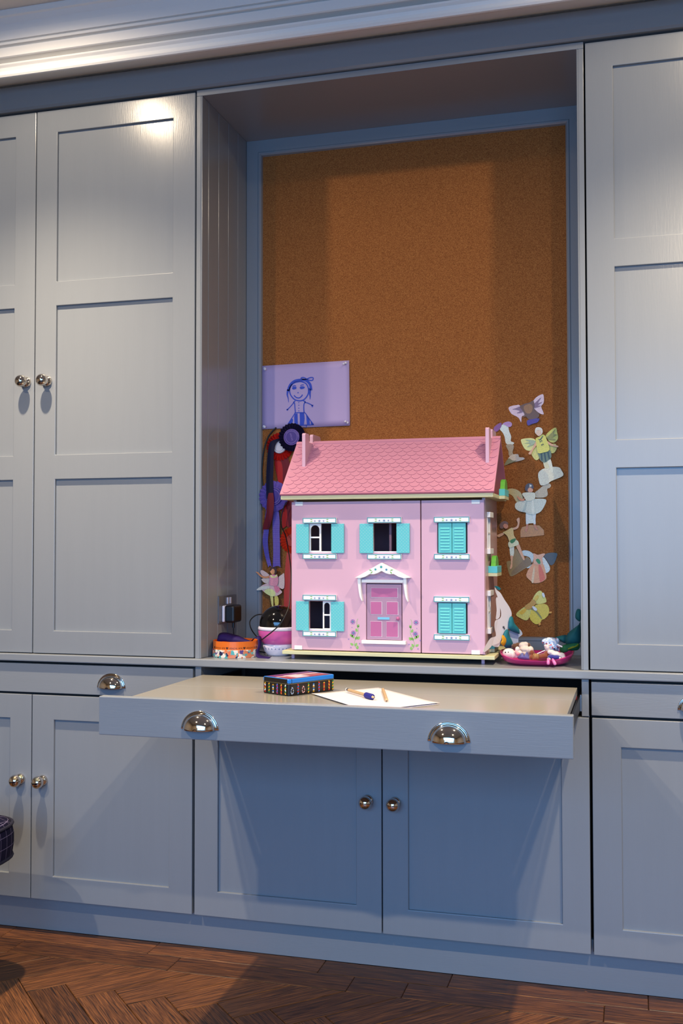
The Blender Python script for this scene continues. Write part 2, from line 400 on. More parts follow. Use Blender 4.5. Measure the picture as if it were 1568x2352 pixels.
# pull-out desk
t = thing('pull_out_desk', 'pulled-out desk leaf with two nickel cup pulls, holding paper and pencils', 'desk', (0, -0.27, 0.742))
fb = MB().box(-0.508, 0.508, -0.541, -0.520, 0.692, 0.776).build('front_board', paint_h, t, bevel=0.0022)
for hx in (-0.2685, 0.2655): cup_handle(hx, 0.7145, fb, -0.541)
desk_m = mat('desk_paint', (150, 146, 136), rough=0.22, bump=0.05, bscale=40, stretch=(0.5, 6, 1))
MB().box(-0.489, 0.489, -0.5195, -0.2262, 0.742, 0.76).build('desktop_board', desk_m, t, bevel=0.0008)
MB().box(-0.489, 0.489, -0.2252, -0.012, 0.742, 0.76).build('desktop_board', desk_m, t, bevel=0.0008)
steel = mat('dark_steel', (40, 40, 44), rough=0.35, metal=0.8)
zinc = mat('zinc', (150, 152, 155), rough=0.35, metal=0.9)
for s in (-1, 1):
    xa, xb = sorted((s*0.4895, s*0.4945)); ru = MB().box(xa, xb, -0.515, 0.28, 0.705, 0.739).build('runner', steel, t)
    xa, xb = sorted((s*0.4950, s*0.4982))
    MB().grid([xa, xb], [0.702, 0.7045, 0.739, 0.7415], [], -0.002, 0.3).build('runner_rail', zinc, ru)
tag(MB().box(0.4848, 0.4890, -0.035, -0.02, 0.7335, 0.741).build('release_tab', mat('red_plastic', (170, 20, 24), rough=0.4), t), 'small red release tab')

# alcove
t = thing('alcove_surround', 'open alcove lining with grooved sides around the corkboard', 'alcove', (0, 0.18, 0.8015))
MB().box(-0.5155, 0.5155, 0.0, 0.355, 2.3336, 2.3500).build('top_panel', paint_h, t, bevel=0.001)
for s in (-1, 1):
    xa, xb = sorted((s*0.5025, s*0.5155)); sp = MB().box(xa, xb, 0.0, 0.355, 0.8015, 2.3334).build('side_panel', paint, t, bevel=0.001)
    ys = [0.0, 0.0437, 0.1167, 0.191, 0.2668, 0.340]
    for a, b in zip(ys, ys[1:]):
        xa, xb = sorted((s*0.4985, s*0.5025))
        MB().box(xa, xb, a+(0.0014 if a else 0), b-0.0014, 0.8017, 2.3334).build('board', paint, sp, bevel=0.0011, segs=1)
# corkboard
t = thing('corkboard', 'large brown cork pinboard in a painted frame at the back of the alcove', 'corkboard', (0, 0.36, 0.8015))
CY = 0.352
MB().box(-0.460, 0.460, CY, CY+0.006, 0.834, 2.295).build('cork_sheet', cork, t)
bx = (-0.4983, 0.4983, 0.8017, 2.3334); fwid = 0.048
fprof = [(0, 0.340), (0.036, 0.340), (0.0385, 0.3375), (0.0425, 0.3375), (0.0465, 0.342), (fwid, 0.3515), (fwid, 0.358), (0, 0.358)]
def rail(side):
    v = []
    for tt, y in fprof:
        c = {'l': ((bx[0]+tt, bx[2]+tt), (bx[0]+tt, bx[3]-tt)), 'r': ((bx[1]-tt, bx[3]-tt), (bx[1]-tt, bx[2]+tt)),
             't': ((bx[0]+tt, bx[3]-tt), (bx[1]-tt, bx[3]-tt)), 'b': ((bx[1]-tt, bx[2]+tt), (bx[0]+tt, bx[2]+tt))}[side]
        v += [(c[0][0], y, c[0][1]), (c[1][0], y, c[1][1])]
    n = len(fprof)
    f = [(2*i, 2*i+1, 2*((i+1)%n)+1, 2*((i+1)%n)) for i in range(n)]+[tuple(2*i for i in range(n)), tuple(2*i+1 for i in range(n-1, -1, -1))]
    return MB().add(v, f).build('frame_rail', paint if side in 'lr' else paint_h, t)
for s in 'lrtb': rail(s)

# ------------------------------------------------------------------ dollhouse
pink = mat('dollhouse_pink', (212, 170, 190), rough=0.42)
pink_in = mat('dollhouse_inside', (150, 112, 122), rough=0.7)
pink_side = mat('dollhouse_side', (196, 158, 160), rough=0.3)
roof_m = mat('roof_pink', (196, 134, 156), rough=0.45)
roof_d = mat('roof_edge_pink', (190, 110, 136), rough=0.5)
cream = mat('cream_ply', (206, 204, 160), rough=0.5, var=0.04, vscale=40, stretch=(1, 8, 8))
toy_white = mat('toy_white', (236, 238, 238), rough=0.4)
teal = mat('toy_turquoise', (92, 196, 200), rough=0.45)
teal_edge = mat('toy_turquoise_edge', (52, 150, 162), rough=0.45)
leaf_g = mat('print_green', (136, 186, 96), rough=0.5)
print_blue = mat('print_blue', (70, 140, 170), rough=0.5)
print_lilac = mat('print_lilac', (176, 136, 190), rough=0.5)
def dot_material():
    m = mat('polka_turquoise', (104, 200, 206), rough=0.45); N, L, b = nodes_of(m)
    tc = N.new('ShaderNodeTexCoord'); mp = N.new('ShaderNodeMapping'); mp.inputs['Rotation'].default_value = (0, math.radians(45), 0); mp.inputs['Scale'].default_value = (165, 165, 165)
    L.new(tc.outputs['Object'], mp.inputs[0]); fr = N.new('ShaderNodeVectorMath'); fr.operation = 'FRACTION'; L.new(mp.outputs[0], fr.inputs[0])
    sx = N.new('ShaderNodeSeparateXYZ'); L.new(fr.outputs[0], sx.inputs[0]); cb = N.new('ShaderNodeCombineXYZ'); L.new(sx.outputs[0], cb.inputs[0]); L.new(sx.outputs[2], cb.inputs[1])
    d = N.new('ShaderNodeVectorMath'); d.operation = 'DISTANCE'; d.inputs[1].default_value = (0.5, 0.5, 0); L.new(cb.outputs[0], d.inputs[0])
    lt = N.new('ShaderNodeMath'); lt.operation = 'LESS_THAN'; lt.inputs[1].default_value = 0.19; L.new(d.outputs['Value'], lt.inputs[0])
    mx = N.new('ShaderNodeMix'); mx.data_type = 'RGBA'; mx.inputs[6].default_value = s2l((96, 196, 202))+(1,); mx.inputs[7].default_value = s2l((146, 200, 206))+(1,)
    L.new(lt.outputs[0], mx.inputs[0]); L.new(mx.outputs[2], b.inputs['Base Color']); return m
polka = dot_material()
H = thing('dollhouse', 'pink two-storey wooden dollhouse with turquoise shutters and scalloped pink roof', 'dollhouse', (0, 0.17, 0.8015))
YF = 0.055
for fx in (-0.262, 0.2495):
    for fy in (0.076, 0.28): MB().box(fx-0.004, fx+0.004, fy-0.004, fy+0.004, 0.8017, 0.8152).build('foot', pink, H)
MB().box(-0.283, 0.283, 0.043, 0.318, 0.8152, 0.8248).build('base_board', cream, H, bevel=0.001)
MB().box(-0.283, 0.283, 0.030, 0.318, 1.2272, 1.2375).build('attic_board', cream, H, bevel=0.001)
sw = [(0.10, 0.16, 0.894, 0.972), (0.10, 0.16, 1.098, 1.176)]
MB().box(-0.258, -0.250, 0.066, 0.305, 0.825, 1.227).build('side_wall', pink_side, H)
w = MB(); w.box(0.250, 0.258, 0.066, 0.100, 0.825, 1.227); w.box(0.250, 0.258, 0.152, 0.305, 0.825, 1.227)
for a, b in ((0.825, 0.894), (0.972, 1.098), (1.176, 1.227)): w.box(0.250, 0.258, 0.100, 0.152, a, b)
w.build('side_wall', pink_side, H)
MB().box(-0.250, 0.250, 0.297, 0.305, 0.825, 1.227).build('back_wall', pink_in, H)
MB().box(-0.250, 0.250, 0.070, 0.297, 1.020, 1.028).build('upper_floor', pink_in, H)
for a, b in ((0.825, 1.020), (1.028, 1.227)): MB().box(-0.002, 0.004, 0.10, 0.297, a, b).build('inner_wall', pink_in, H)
wins = [(-0.211, -0.149, 1.0870, 1.1630), (-0.0345, 0.0275, 1.0870, 1.1630), (-0.211, -0.149, 0.8810, 0.9570)]
dr = (-0.0545, 0.0425, 0.8575, 1.0055)
xs = [-0.2605, 0.0908]+[x for w_ in wins+[dr] for x in w_[:2]]; zs = [0.8272, 1.2215]+[z for w_ in wins+[dr] for z in w_[2:]]
MB().grid(xs, zs, wins+[dr], YF, YF+0.0085).build('front_panel', pink, H, bevel=0.0006, segs=1)
wr = [(0.1355, 0.2135, 1.0845, 1.1630), (0.1345, 0.2128, 0.8785, 0.9570)]
MB().grid([0.0935, 0.2568]+[x for q in wr for x in q[:2]], [0.8272, 1.2215]+[z for q in wr for z in q[2:]], wr, YF, YF+0.0085).build('front_panel', pink, H, bevel=0.0006, segs=1)
for x, z in ((-0.239, 1.2165), (-0.241, 0.8325), (0.2355, 1.2160), (0.2335, 0.8320)):
    MB().box(x-0.0108, x+0.0108, YF-0.0022, YF, z-0.0053, z+0.0053).build('hinge_tab', toy_white, H, bevel=0.0006)
def sprig(cx, cz, y, parent):
    m = MB()
    def disc(x, z, r, mt, dy=0.0): m.prism([(x+r*math.cos(a*math.pi/5), z+r*math.sin(a*math.pi/5)) for a in range(10)], y-0.0003-dy, y, mt)
    for dx, r in ((-0.0125, 0.0013), (0, 0.0019), (0.0115, 0.0013)):
        for k in range(5): disc(cx+dx+1.5*r*math.cos(k*1.2566+1.57), cz-0.0015+1.5*r*math.sin(k*1.2566+1.57), r*0.75, mat('print_pale_lilac', (206, 190, 214), rough=0.5))
        disc(cx+dx, cz-0.0015, r, print_blue, 0.0002)
    for s in (-1, 1):
        for q in (0.0018, -0.0022):
            L = [(0, 0), (0.003, 0.0020), (0.0075, 0.0012), (0.004, -0.0007)]
            m.prism([(cx+s*(0.0185+a), cz+q+b*(1 if q > 0 else -1)) for a, b in L][::s], y-0.0003, y, leaf_g)
    return m.build('painted_sprig', None, parent)
def trim_bar(x0, x1, z0, z1, kind):
    o = MB().box(x0, x1, 0.0445, YF, z0, z1).build(kind, toy_white, H, bevel=0.0005, segs=1)
    e = 0.0019
    MB().grid([x0+0.0002, x0+e, x1-e, x1-0.0002], [z0+0.0002, z0+e, z1-e, z1-0.0002], [(x0+e, x1-e, z0+e, z1-e)], 0.0439, 0.0445).build('painted_border', teal_edge, o)
    sprig((x0+x1)/2, (z0+z1)/2, 0.0445, o)
for x0, x1, zl, zs_ in ((-0.2258, -0.1332, 1.1640, 1.0690), (-0.0488, 0.0425, 1.1640, 1.0685), (-0.2260, -0.1338, 0.9595, 0.8640)):
    trim_bar(x0, x1, zl, zl+0.0145, 'window_lintel'); trim_bar(x0, x1, zs_, zs_+0.0142, 'window_sill')
for x0, x1, zl, zs_ in ((0.1285, 0.2203, 1.1638, 1.0688), (0.1272, 0.2192, 0.9592, 0.8625)):
    trim_bar(x0, x1, zl, zl+0.0145, 'window_lintel'); trim_bar(x0, x1, zs_, zs_+0.0142, 'window_sill')
for x0, x1, z0, z1 in ((-0.2458, -0.2102, 1.0845, 1.1625), (-0.1480, -0.1130, 1.0848, 1.1625), (-0.0705, -0.0335, 1.0845, 1.1622), (0.0288, 0.0637, 1.0848, 1.1622), (-0.2460, -0.2105, 0.8785, 0.9565), (-0.1490, -0.1132, 0.8785, 0.9565)):
    MB().box(x0, x1, 0.0480, 0.0530, z0, z1).build('shutter', polka, H, bevel=0.0008)
for x0, x1, z0, z1 in wr:
    xm = (x0+x1)/2
    for a, b in ((x0+0.0035, xm-0.0006), (xm+0.0006, x1-0.0035)):
        sh = MB().box(a, b, 0.0495, 0.0545, z0+0.001, z1-0.0005).build('shutter', teal, H, bevel=0.0006)
        for k in range(8):
            zc = z0+0.0095+k*0.0078
            MB().add([(a+0.0055, 0.0495, zc-0.0022), (b-0.0055, 0.0495, zc-0.0022), (b-0.0055, 0.0478, zc-0.0017), (a+0.0055, 0.0478, zc-0.0017), (a+0.0055, 0.0495, zc+0.0026), (b-0.0055, 0.0495, zc+0.0026)],
                     [(0,1,2,3), (3,2,5,4), (0,3,4), (1,5,2), (0,4,5,1)]).build('slat', teal, sh)
    MB().box(x0, x1, YF+0.001, YF+0.006, z0, z1).build('window_backing', mat('window_black', (24, 22, 26), rough=0.6), H)
def casement(x0, x1, z0, z1):
    m = MB(); b = 0.0035; y0, y1 = YF+0.001, YF+0.005; zm = z0+(z1-z0)*0.52
    m.box(x0, x0+b, y0, y1, z0, z1); m.box(x1-b*1.4, x1, y0, y1, z0, z1)
    m.box(x0+b, x1-b*1.4, y0, y1, z0, z0+b); m.box(x0+b, x1-b*1.4, y0, y1, zm-b*0.6, zm+b*0.6)
    xa, xb = x0+b, x1-b*1.4; r = (xb-xa)/2; c = (xa+xb)/2; zt = z1-b-r
    arch = [(c+r*math.cos(math.pi*i/14), zt+r*math.sin(math.pi*i/14)) for i in range(15)]
    for p, q in zip(arch, arch[1:]): m.prism([p, (p[0], z1), (q[0], z1), q], y0, y1)
    return m.build('casement', toy_white, H)
casement(-0.2105, -0.178, 1.0875, 1.1625); casement(-0.1735, -0.1495, 0.8815, 0.9565)
for x0, x1, z0, z1 in wins: MB().box(x0, x1, YF+0.0005, YF+0.009, z0-0.0002, z0+0.0025).build('inner_sill', toy_white, H)
# front door
mauve = mat('door_mauve', (170, 134, 160), rough=0.4); rose = mat('door_rose', (184, 100, 148), rough=0.4)
d = MB().box(-0.0525, 0.0405, YF+0.0005, YF+0.006, 0.8585, 1.0035).build('front_door', mauve, H)
for x0, x1, z0, z1 in ((-0.0408, 0.0300, 0.9692, 0.9935), (-0.0422, -0.0128, 0.9245, 0.9572), (0.0008, 0.0308, 0.9242, 0.9572), (-0.0428, -0.0130, 0.8665, 0.9058), (0.0002, 0.0308, 0.8662, 0.9058)):
    MB().box(x0-0.0004, x1+0.0009, YF+0.0001, YF+0.0005, z0-0.0009, z1+0.0004).build('panel_edge', toy_white, d)
    MB().box(x0, x1, YF-0.0003, YF+0.0001, z0, z1).build('door_panel', rose, d)
MB().box(-0.0233, 0.0084, YF-0.0008, YF+0.0005, 0.9112, 0.9172).build('letter_slot', mat('toy_sky', (120, 196, 226), rough=0.4), d)
MB().ell((0.0315, YF-0.004, 0.9145), (0.0048, 0.0048, 0.0048), 14, 8).build('door_knob', rose, d, smooth=True)
MB().box(-0.0560, 0.0440, YF+0.0085, YF+0.010, 0.856, 1.007).build('door_backing', mat('window_black', (24, 22, 26)), H)
MB().box(-0.0645, 0.0535, 0.043, YF, 0.8482, 0.8570).build('door_step', toy_white, H, bevel=0.0006)
MB().box(-0.0645, 0.0470, 0.046, YF, 1.0075, 1.0155).build('door_beam', toy_white, H, bevel=0.0006)
can = [(-0.0795, 1.0195), (-0.0087, 1.0598), (0.0670, 1.0205), (0.0615, 1.0195), (0.045, 1.0200), (0.029, 1.0292), (0.020, 1.0285), (0.008, 1.0300), (-0.0087, 1.0392), (-0.025, 1.0300), (-0.036, 1.0285), (-0.046, 1.0290), (-0.060, 1.0200)]
can = [(-0.0797, 1.0200), (-0.0087, 1.0598), (0.0672, 1.0212), (0.0510, 1.0195), (0.0370, 1.0235), (0.0245, 1.0305), (0.0130, 1.0298), (0.0030, 1.0325), (-0.0080, 1.0385), (-0.0190, 1.0325), (-0.0290, 1.0295), (-0.0400, 1.0300), (-0.0520, 1.0230), (-0.0640, 1.0195)]
cn = MB().prism(can, 0.034, YF).build('porch_canopy', toy_white, H, bevel=0.0006, segs=1)
m = MB()
for x, z, r, mt in ((-0.0087, 1.0490, 0.0031, mat('print_teal', (56, 164, 160))), (-0.0240, 1.0425, 0.0027, mat('print_teal', (56, 164, 160))), (0.0052, 1.0420, 0.0027, print_blue)):
    m.prism([(x+r*math.cos(a*math.pi/6), z+r*math.sin(a*math.pi/6)) for a in range(12)], 0.0336, 0.034, mt)
for x, z, s in ((-0.0375, 1.0405, -0.3), (-0.0345, 1.0345, 0.8), (0.0190, 1.0410, 0.2), (0.0175, 1.0345, -0.9)):
    c, q = math.cos(s), math.sin(s)
    m.prism([(x+a*c-b*q, z+a*q+b*c) for a, b in ((-0.0045, 0), (0, 0.0018), (0.0045, 0), (0, -0.0018))], 0.0336, 0.034, leaf_g)
m.build('painted_sprig', None, cn)
for x0, s in ((-0.0740, 1), (0.0482, 1)):
    br = smooth_loop([(0.0, 0.0), (0.0075, 0.0), (0.0085, -0.022), (0.0100, -0.042), (0.0125, -0.060), (0.0095, -0.057), (0.0055, -0.048), (0.0020, -0.028)], 3)
    MB().prism([(x0+a, 1.0192+b) for a, b in br], 0.041, YF).build('porch_bracket', toy_white, H, bevel=0.0005, segs=1)
def vine(ox, oz, s):                      # painted flowers beside the door
    m = MB(); y0, y1 = YF-0.0003, YF
    def leaf(x, z, a, L=0.0108, Wd=0.0036):
        c, q = math.cos(a), math.sin(a)
        sh = [(0, 0), (L*0.3, Wd*0.9), (L*0.65, Wd*0.8), (L, 0), (L*0.65, -Wd*0.8), (L*0.3, -Wd*0.9)]
        m.prism([(ox+s*(x+u*c-v*q), oz+z+u*q+v*c) for u, v in sh][::s], y0, y1, leaf_g)
    def flower(x, z, r, petals=6):
        for k in range(petals):
            a = 2*math.pi*k/petals
            m.prism([(ox+s*(x+r*0.62*math.cos(a)+r*0.42*math.cos(b*math.pi/4)), oz+z+r*0.62*math.sin(a)+r*0.42*math.sin(b*math.pi/4)) for b in range(8)][::s], y0, y1, print_lilac)
        m.prism([(ox+s*(x+r*0.3*math.cos(b*math.pi/4)), oz+z+r*0.3*math.sin(b*math.pi/4)) for b in range(8)][::s], y0-0.0002, y1, print_blue)
    st = smooth_path([(0.020, 0.002, 0), (0.012, 0.016, 0), (0.018, 0.034, 0), (0.0235, 0.050, 0), (0.019, 0.072, 0), (0.022, 0.082, 0)], 5)
    for p, q in zip(st, st[1:]):
        t_ = Vector((q.y-p.y, 0, -(q.x-p.x))).normalized()*0.00045
        m.prism([(ox+s*(p.x+t_.x), oz+p.y+t_.z), (ox+s*(q.x+t_.x), oz+q.y+t_.z), (ox+s*(q.x-t_.x), oz+q.y-t_.z), (ox+s*(p.x-t_.x), oz+p.y-t_.z)][::s], y0, y1, leaf_g)
    flower(0.008, 0.074, 0.0072); flower(0.010, 0.0445, 0.0072)
    for x, z, r in ((-0.003, 0.028, 0.0022), (0.003, 0.006, 0.0022), (0.0265, 0.017, 0.0022), (0.024, 0.062, 0.0015), (0.006, 0.059, 0.0013)): flower(x, z, r, 5)
    for x, z, a in ((0.021, 0.058, 1.2), (0.020, 0.047, 1.9), (0.012, 0.031, 2.2), (0.014, 0.028, 0.7), (0.021, 0.027, 1.0), (0.010, 0.012, 2.6), (0.014, 0.010, 1.0), (0.020, 0.002, 1.4), (0.008, 0.034, 2.4)): leaf(x, z, a)
    return m.build('painted_flowers', None, H)
vine(-0.0990, 0.8300, 1); vine(0.0868, 0.8310, -1)
# right-hand side: lintels, sills, bars, planters
grn = mat('toy_green', (96, 176, 62), rough=0.4)
for z in (0.9735, 1.1775, 0.8760, 1.0825): MB().box(0.258, 0.2665, 0.098, 0.166, z, z+0.0140).build('side_trim', toy_white, H, bevel=0.0006)
for z0, z1 in ((0.890, 0.9735), (1.0965, 1.1775)):
    MB().box(0.2575, 0.2600, 0.101, 0.1045, z0, z1).build('window_bar', toy_white, H)
    MB().box(0.2575, 0.2600, 0.126, 0.1285, z0, z1).build('window_bar', toy_white, H)
    MB().box(0.2575, 0.2600, 0.1475, 0.151, z0, z1).build('window_bar', toy_white, H)
    MB().box(0.2572, 0.2598, 0.1045, 0.1475, (z0+z1)/2-0.002, (z0+z1)/2+0.002).build('window_bar', toy_white, H)
for zb, xb, ya in ((1.0240, 0.258, 0.118), (1.2270, 0.2832, 0.150), (0.8262, 0.258, 0.128)):
    xo = (0.2815 if zb > 0.9 else 0.272) if xb < 0.27 else 0.2985
    sh = MB().box(xb, xo, ya, ya+0.092, zb, zb+0.0085).build('planter_shelf', cream, H, bevel=0.0005, segs=1)
    MB().box(xb, xo, ya, ya+0.092, zb+0.0087, zb+0.0265).build('planter', teal, sh, bevel=0.0006, segs=1)
    hx = smooth_loop([(0.004, 0), (0.012, 0), (0.0125, 0.012), (0.0135, 0.024), (0.010, 0.031), (0.0065, 0.030), (0.0050, 0.020), (0.003, 0.012)], 3)
    if zb < 0.9: continue
    hd = smooth_loop([(0.012, 0), (0.078, 0), (0.076, 0.013), (0.068, 0.026), (0.052, 0.033), (0.036, 0.033), (0.022, 0.027), (0.014, 0.014)], 3)
    xm = (xb+xo)/2
    MB().prism_x([(ya+a, zb+0.0200+b) for a, b in hd], xm-0.006, xm+0.006).build('hedge', grn, sh, bevel=0.0008)
# roof
RY0, RZ0, RY1, RZ1 = 0.030, 1.2380, 0.1750, 1.3850
n_ = Vector((0, -(RZ1-RZ0), (RY1-RY0))).normalized(); sl = Vector((0, RY1-RY0, RZ1-RZ0)); SL = sl.length; sd = sl.normalized()
XR0, XR1 = -0.2838, 0.2858
rf = MB().prism_x([(RY0, RZ0), (RY0+n_.y*0.006, RZ0+n_.z*0.006+0.001), (RY1, RZ1+0.0085), (RY1, RZ1)], XR0, XR1).build('roof_panel', roof_m, H)
MB().prism_x([(2*RY1-RY0-0.004, RZ0), (2*RY1-RY0-0.004-n_.y*0.006, RZ0+n_.z*0.006), (RY1+0.0003, RZ1+0.0085), (RY1+0.0003, RZ1)], XR0, XR1).build('roof_panel', roof_d, H)
MB().prism_x([(RY0-0.0010, RZ0-0.0002), (RY0-0.0052, RZ0+0.0035), (RY0-0.0042, RZ0+0.0048), (RY0, RZ0+0.001)], XR0, XR1).build('roof_edge', roof_d, H)
o0 = Vector((0, RY0+n_.y*0.006, RZ0+n_.z*0.006+0.001)); top = Vector((0, RY1, RZ1+0.0085)); sd = (top-o0).normalized(); SL = (top-o0).length
n_ = Vector((0, -sd.z, sd.y))
NR, NC = 13, 22; pw = (XR1-XR0-0.006)/NC; ph = (SL-0.010)/NR
out = [(-pw*0.497, ph*1.45), (-pw*0.497, ph*0.80)]+[(-pw*0.497*math.cos(math.pi*i/10), ph*0.80-ph*0.86*math.sin(math.pi*i/10)) for i in range(1, 10)]+[(pw*0.497, ph*0.80), (pw*0.497, ph*1.45)]
shm = None
for r in range(NR):
    off = 0.0 if r % 2 == 0 else 0.5
    for c in range(NC-(1 if r % 2 else 0)):
        x = XR0+0.003+pw*(c+0.5+off); b = o0+sd*(0.003+ph*r)
        if shm is None:
            m = MB(); nn = len(out)
            hgt = lambda v: 0.0020-0.0013*max(0, v)/ph
            m.add([Vector((u, 0, 0))+sd*v+n_*hgt(v) for u, v in out]+[Vector((u, 0, 0))+sd*v-n_*0.0003 for u, v in out],
                  [tuple(range(nn))]+[(i, (i+1)%nn, (i+1)%nn+nn, i+nn) for i in range(nn)])
            o = m.build('shingle', roof_m); shm = o.data
        else:
            o = bpy.data.objects.new('shingle', shm); scene.collection.objects.link(o)
        o.location = (x, b.y, b.z); put(o, rf)
MB().prism_x([(RY1-0.0075, RZ1+0.0022), (RY1-0.0080, RZ1+0.0040), (RY1, RZ1+0.0112), (RY1+0.006, RZ1+0.0050)], XR0, XR1).build('ridge_cap', roof_m, H)
for x0 in (-0.2455, 0.2548):
    rz = lambda y: RZ0+0.0095+(RZ1-RZ0)*(1-abs(y-RY1)/(RY1-RY0))
    ch = [(0.100, rz(0.100)-0.003), (0.100, 1.4080), (0.104, 1.4120), (0.132, 1.4120), (0.136, 1.4080), (0.136, 1.3890), (0.170, 1.3890), (0.170, 1.4100), (0.174, 1.4150), (0.240, 1.4150), (0.246, 1.4100), (0.246, rz(0.246)-0.003), (0.175, rz(0.175)-0.003)]
    MB().prism_x(ch, x0, x0+0.0095).build('chimney', pink, H, bevel=0.0006, segs=1)
# a doll's bed inside the lower left room
t = thing('toy_bed', "tiny white doll's bed with dark red cover behind the lower left window", 'toy bed', (-0.12, 0.2, 0.825))
MB().prism_x([(0.16, 0.8252), (0.16, 0.868), (0.17, 0.884), (0.195, 0.893), (0.22, 0.884), (0.23, 0.868), (0.23, 0.8252)], -0.075, -0.071).build('headboard', toy_white, t)
MB().box(-0.165, -0.075, 0.165, 0.225, 0.8405, 0.856).build('mattress', mat('doll_cover', (150, 40, 60), rough=0.8), t, bevel=0.004)
for x in (-0.160, -0.085):
    for y in (0.170, 0.216): MB().box(x, x+0.005, y, y+0.005, 0.8252, 0.8405).build('leg', toy_white, t)

# ------------------------------------------------------------------ things pinned to the cork
PY = CY-0.0012                              # face of the cork, a pin's breadth in front
def pm(rgb, rough=0.5):
    c = [min(250, v*k+6) for v, k in zip(rgb, (1.18, 1.10, 0.94))]
    return mat('paper_%d_%d_%d' % rgb, tuple(c), rough=rough, spec=0.4, var=0.16, vscale=380)
def Zf(ox, oy, sc): return lambda x, y: (ox+x/sc, oy+y/sc)
Z4 = Zf(1100, 880, 6.533); Z5 = Zf(1100, 1160, 5.88); Z3 = Zf(480, 1220, 7.127); ZD = Zf(560, 820, 6.03)
ZR = Zf(590, 960, 14.25); ZR2 = Zf(585, 1090, 10.69); ZT = Zf(1130, 1440, 7.84); ZP = Zf(1100, 1330, 13.06); ZC = Zf(1240, 1400, 9.8)
def circ(cx, cy, r, n=14, sx=1.0): return [(cx+r*sx*math.cos(2*math.pi*i/n), cy+r*math.sin(2*math.pi*i/n)) for i in range(n)]
def cutout(name, label, cat, Z, pieces, group=None, base=None):
    cx = sum(p[0] for p in pieces[0][2])/len(pieces[0][2]); cy = max(p[1] for q in pieces for p in q[2])
    t = thing(name, label, cat, tuple(at(*Z(cx, cy), PY)), group)
    for lay, (pn, rgb, pts, *sm) in enumerate(pieces):
        pts = smooth_loop(pts, 3) if not sm else pts
        y = (PY if base is None else base)-0.0006-0.0007*lay
        P = [at(*Z(*p), y) for p in pts]
        MB().slab(P, (0, 0.0006, 0)).build(pn, pm(rgb, 0.32), t)
    return t
FG = 'paper fairy cut-outs pinned to the corkboard'
SK = (214, 160, 128); PEARL = (214, 208, 204)
cutout('paper_fairy', 'headless paper fairy cut-out with lilac wings and brown shaggy tunic', 'cutout', Z4, [
    ('wing', (196, 180, 216), [(440,375),(480,345),(560,330),(610,335),(690,470),(640,500),(630,590),(590,520),(500,470),(470,440)]),
    ('wing', (200, 186, 222), [(960,170),(972,230),(965,300),(930,350),(960,430),(965,470),(900,450),(830,390),(790,330),(810,270),(860,210),(920,175)]),
    ('wing_vein', (120, 96, 130), [(610,352),(560,372),(500,392),(555,398),(610,420),(560,450),(640,440),(650,400)]),
    ('wing_vein', (120, 96, 130), [(806,340),(850,285),(930,215),(880,300),(950,280),(880,335),(930,340),(840,372)]),
    ('tunic', (96, 66, 34), [(610,350),(680,310),(760,290),(810,260),(830,330),(830,400),(900,460),(880,520),(800,540),(740,540),(700,500),(650,520),(680,470),(640,400)]),
    ('tunic_middle', (136, 100, 44), [(670,350),(760,310),(800,350),(790,430),(740,460),(690,430)]),
    ('hem', (70, 44, 150), [(720,560),(800,540),(870,528),(905,540),(870,590),(800,610),(730,635)])], FG)
cutout('paper_flower_stalk', 'pale blue paper flower stalk with purple blossom beside the right chimney', 'cutout', Z4, [
    ('stalk', (196, 220, 232), [(310,690),(330,640),(380,610),(430,640),(450,720),(480,800),(475,870),(520,890),(515,915),(455,925),(400,900),(380,800),(350,740)]),
    ('blossom', (120, 66, 140), [(215,680),(270,620),(330,595),(335,640),(300,700),(250,730)]),
    ('blossom', (160, 126, 196), [(350,610),(430,575),(490,600),(480,650),(430,655),(390,630)]),
    ('lower_stalk', (150, 146, 136), [(405,925),(500,920),(520,960),(500,1040),(520,1085),(450,1090),(440,1020),(420,980)]),
    ('base', (178, 176, 178), [(430,1150),(480,1080),(580,1065),(600,1110),(660,1115),(680,1140),(590,1170),(500,1180)]),
    ('leaf', (110, 116, 92), [(375,1235),(440,1130),(500,1160),(560,1165),(470,1200)])], FG)
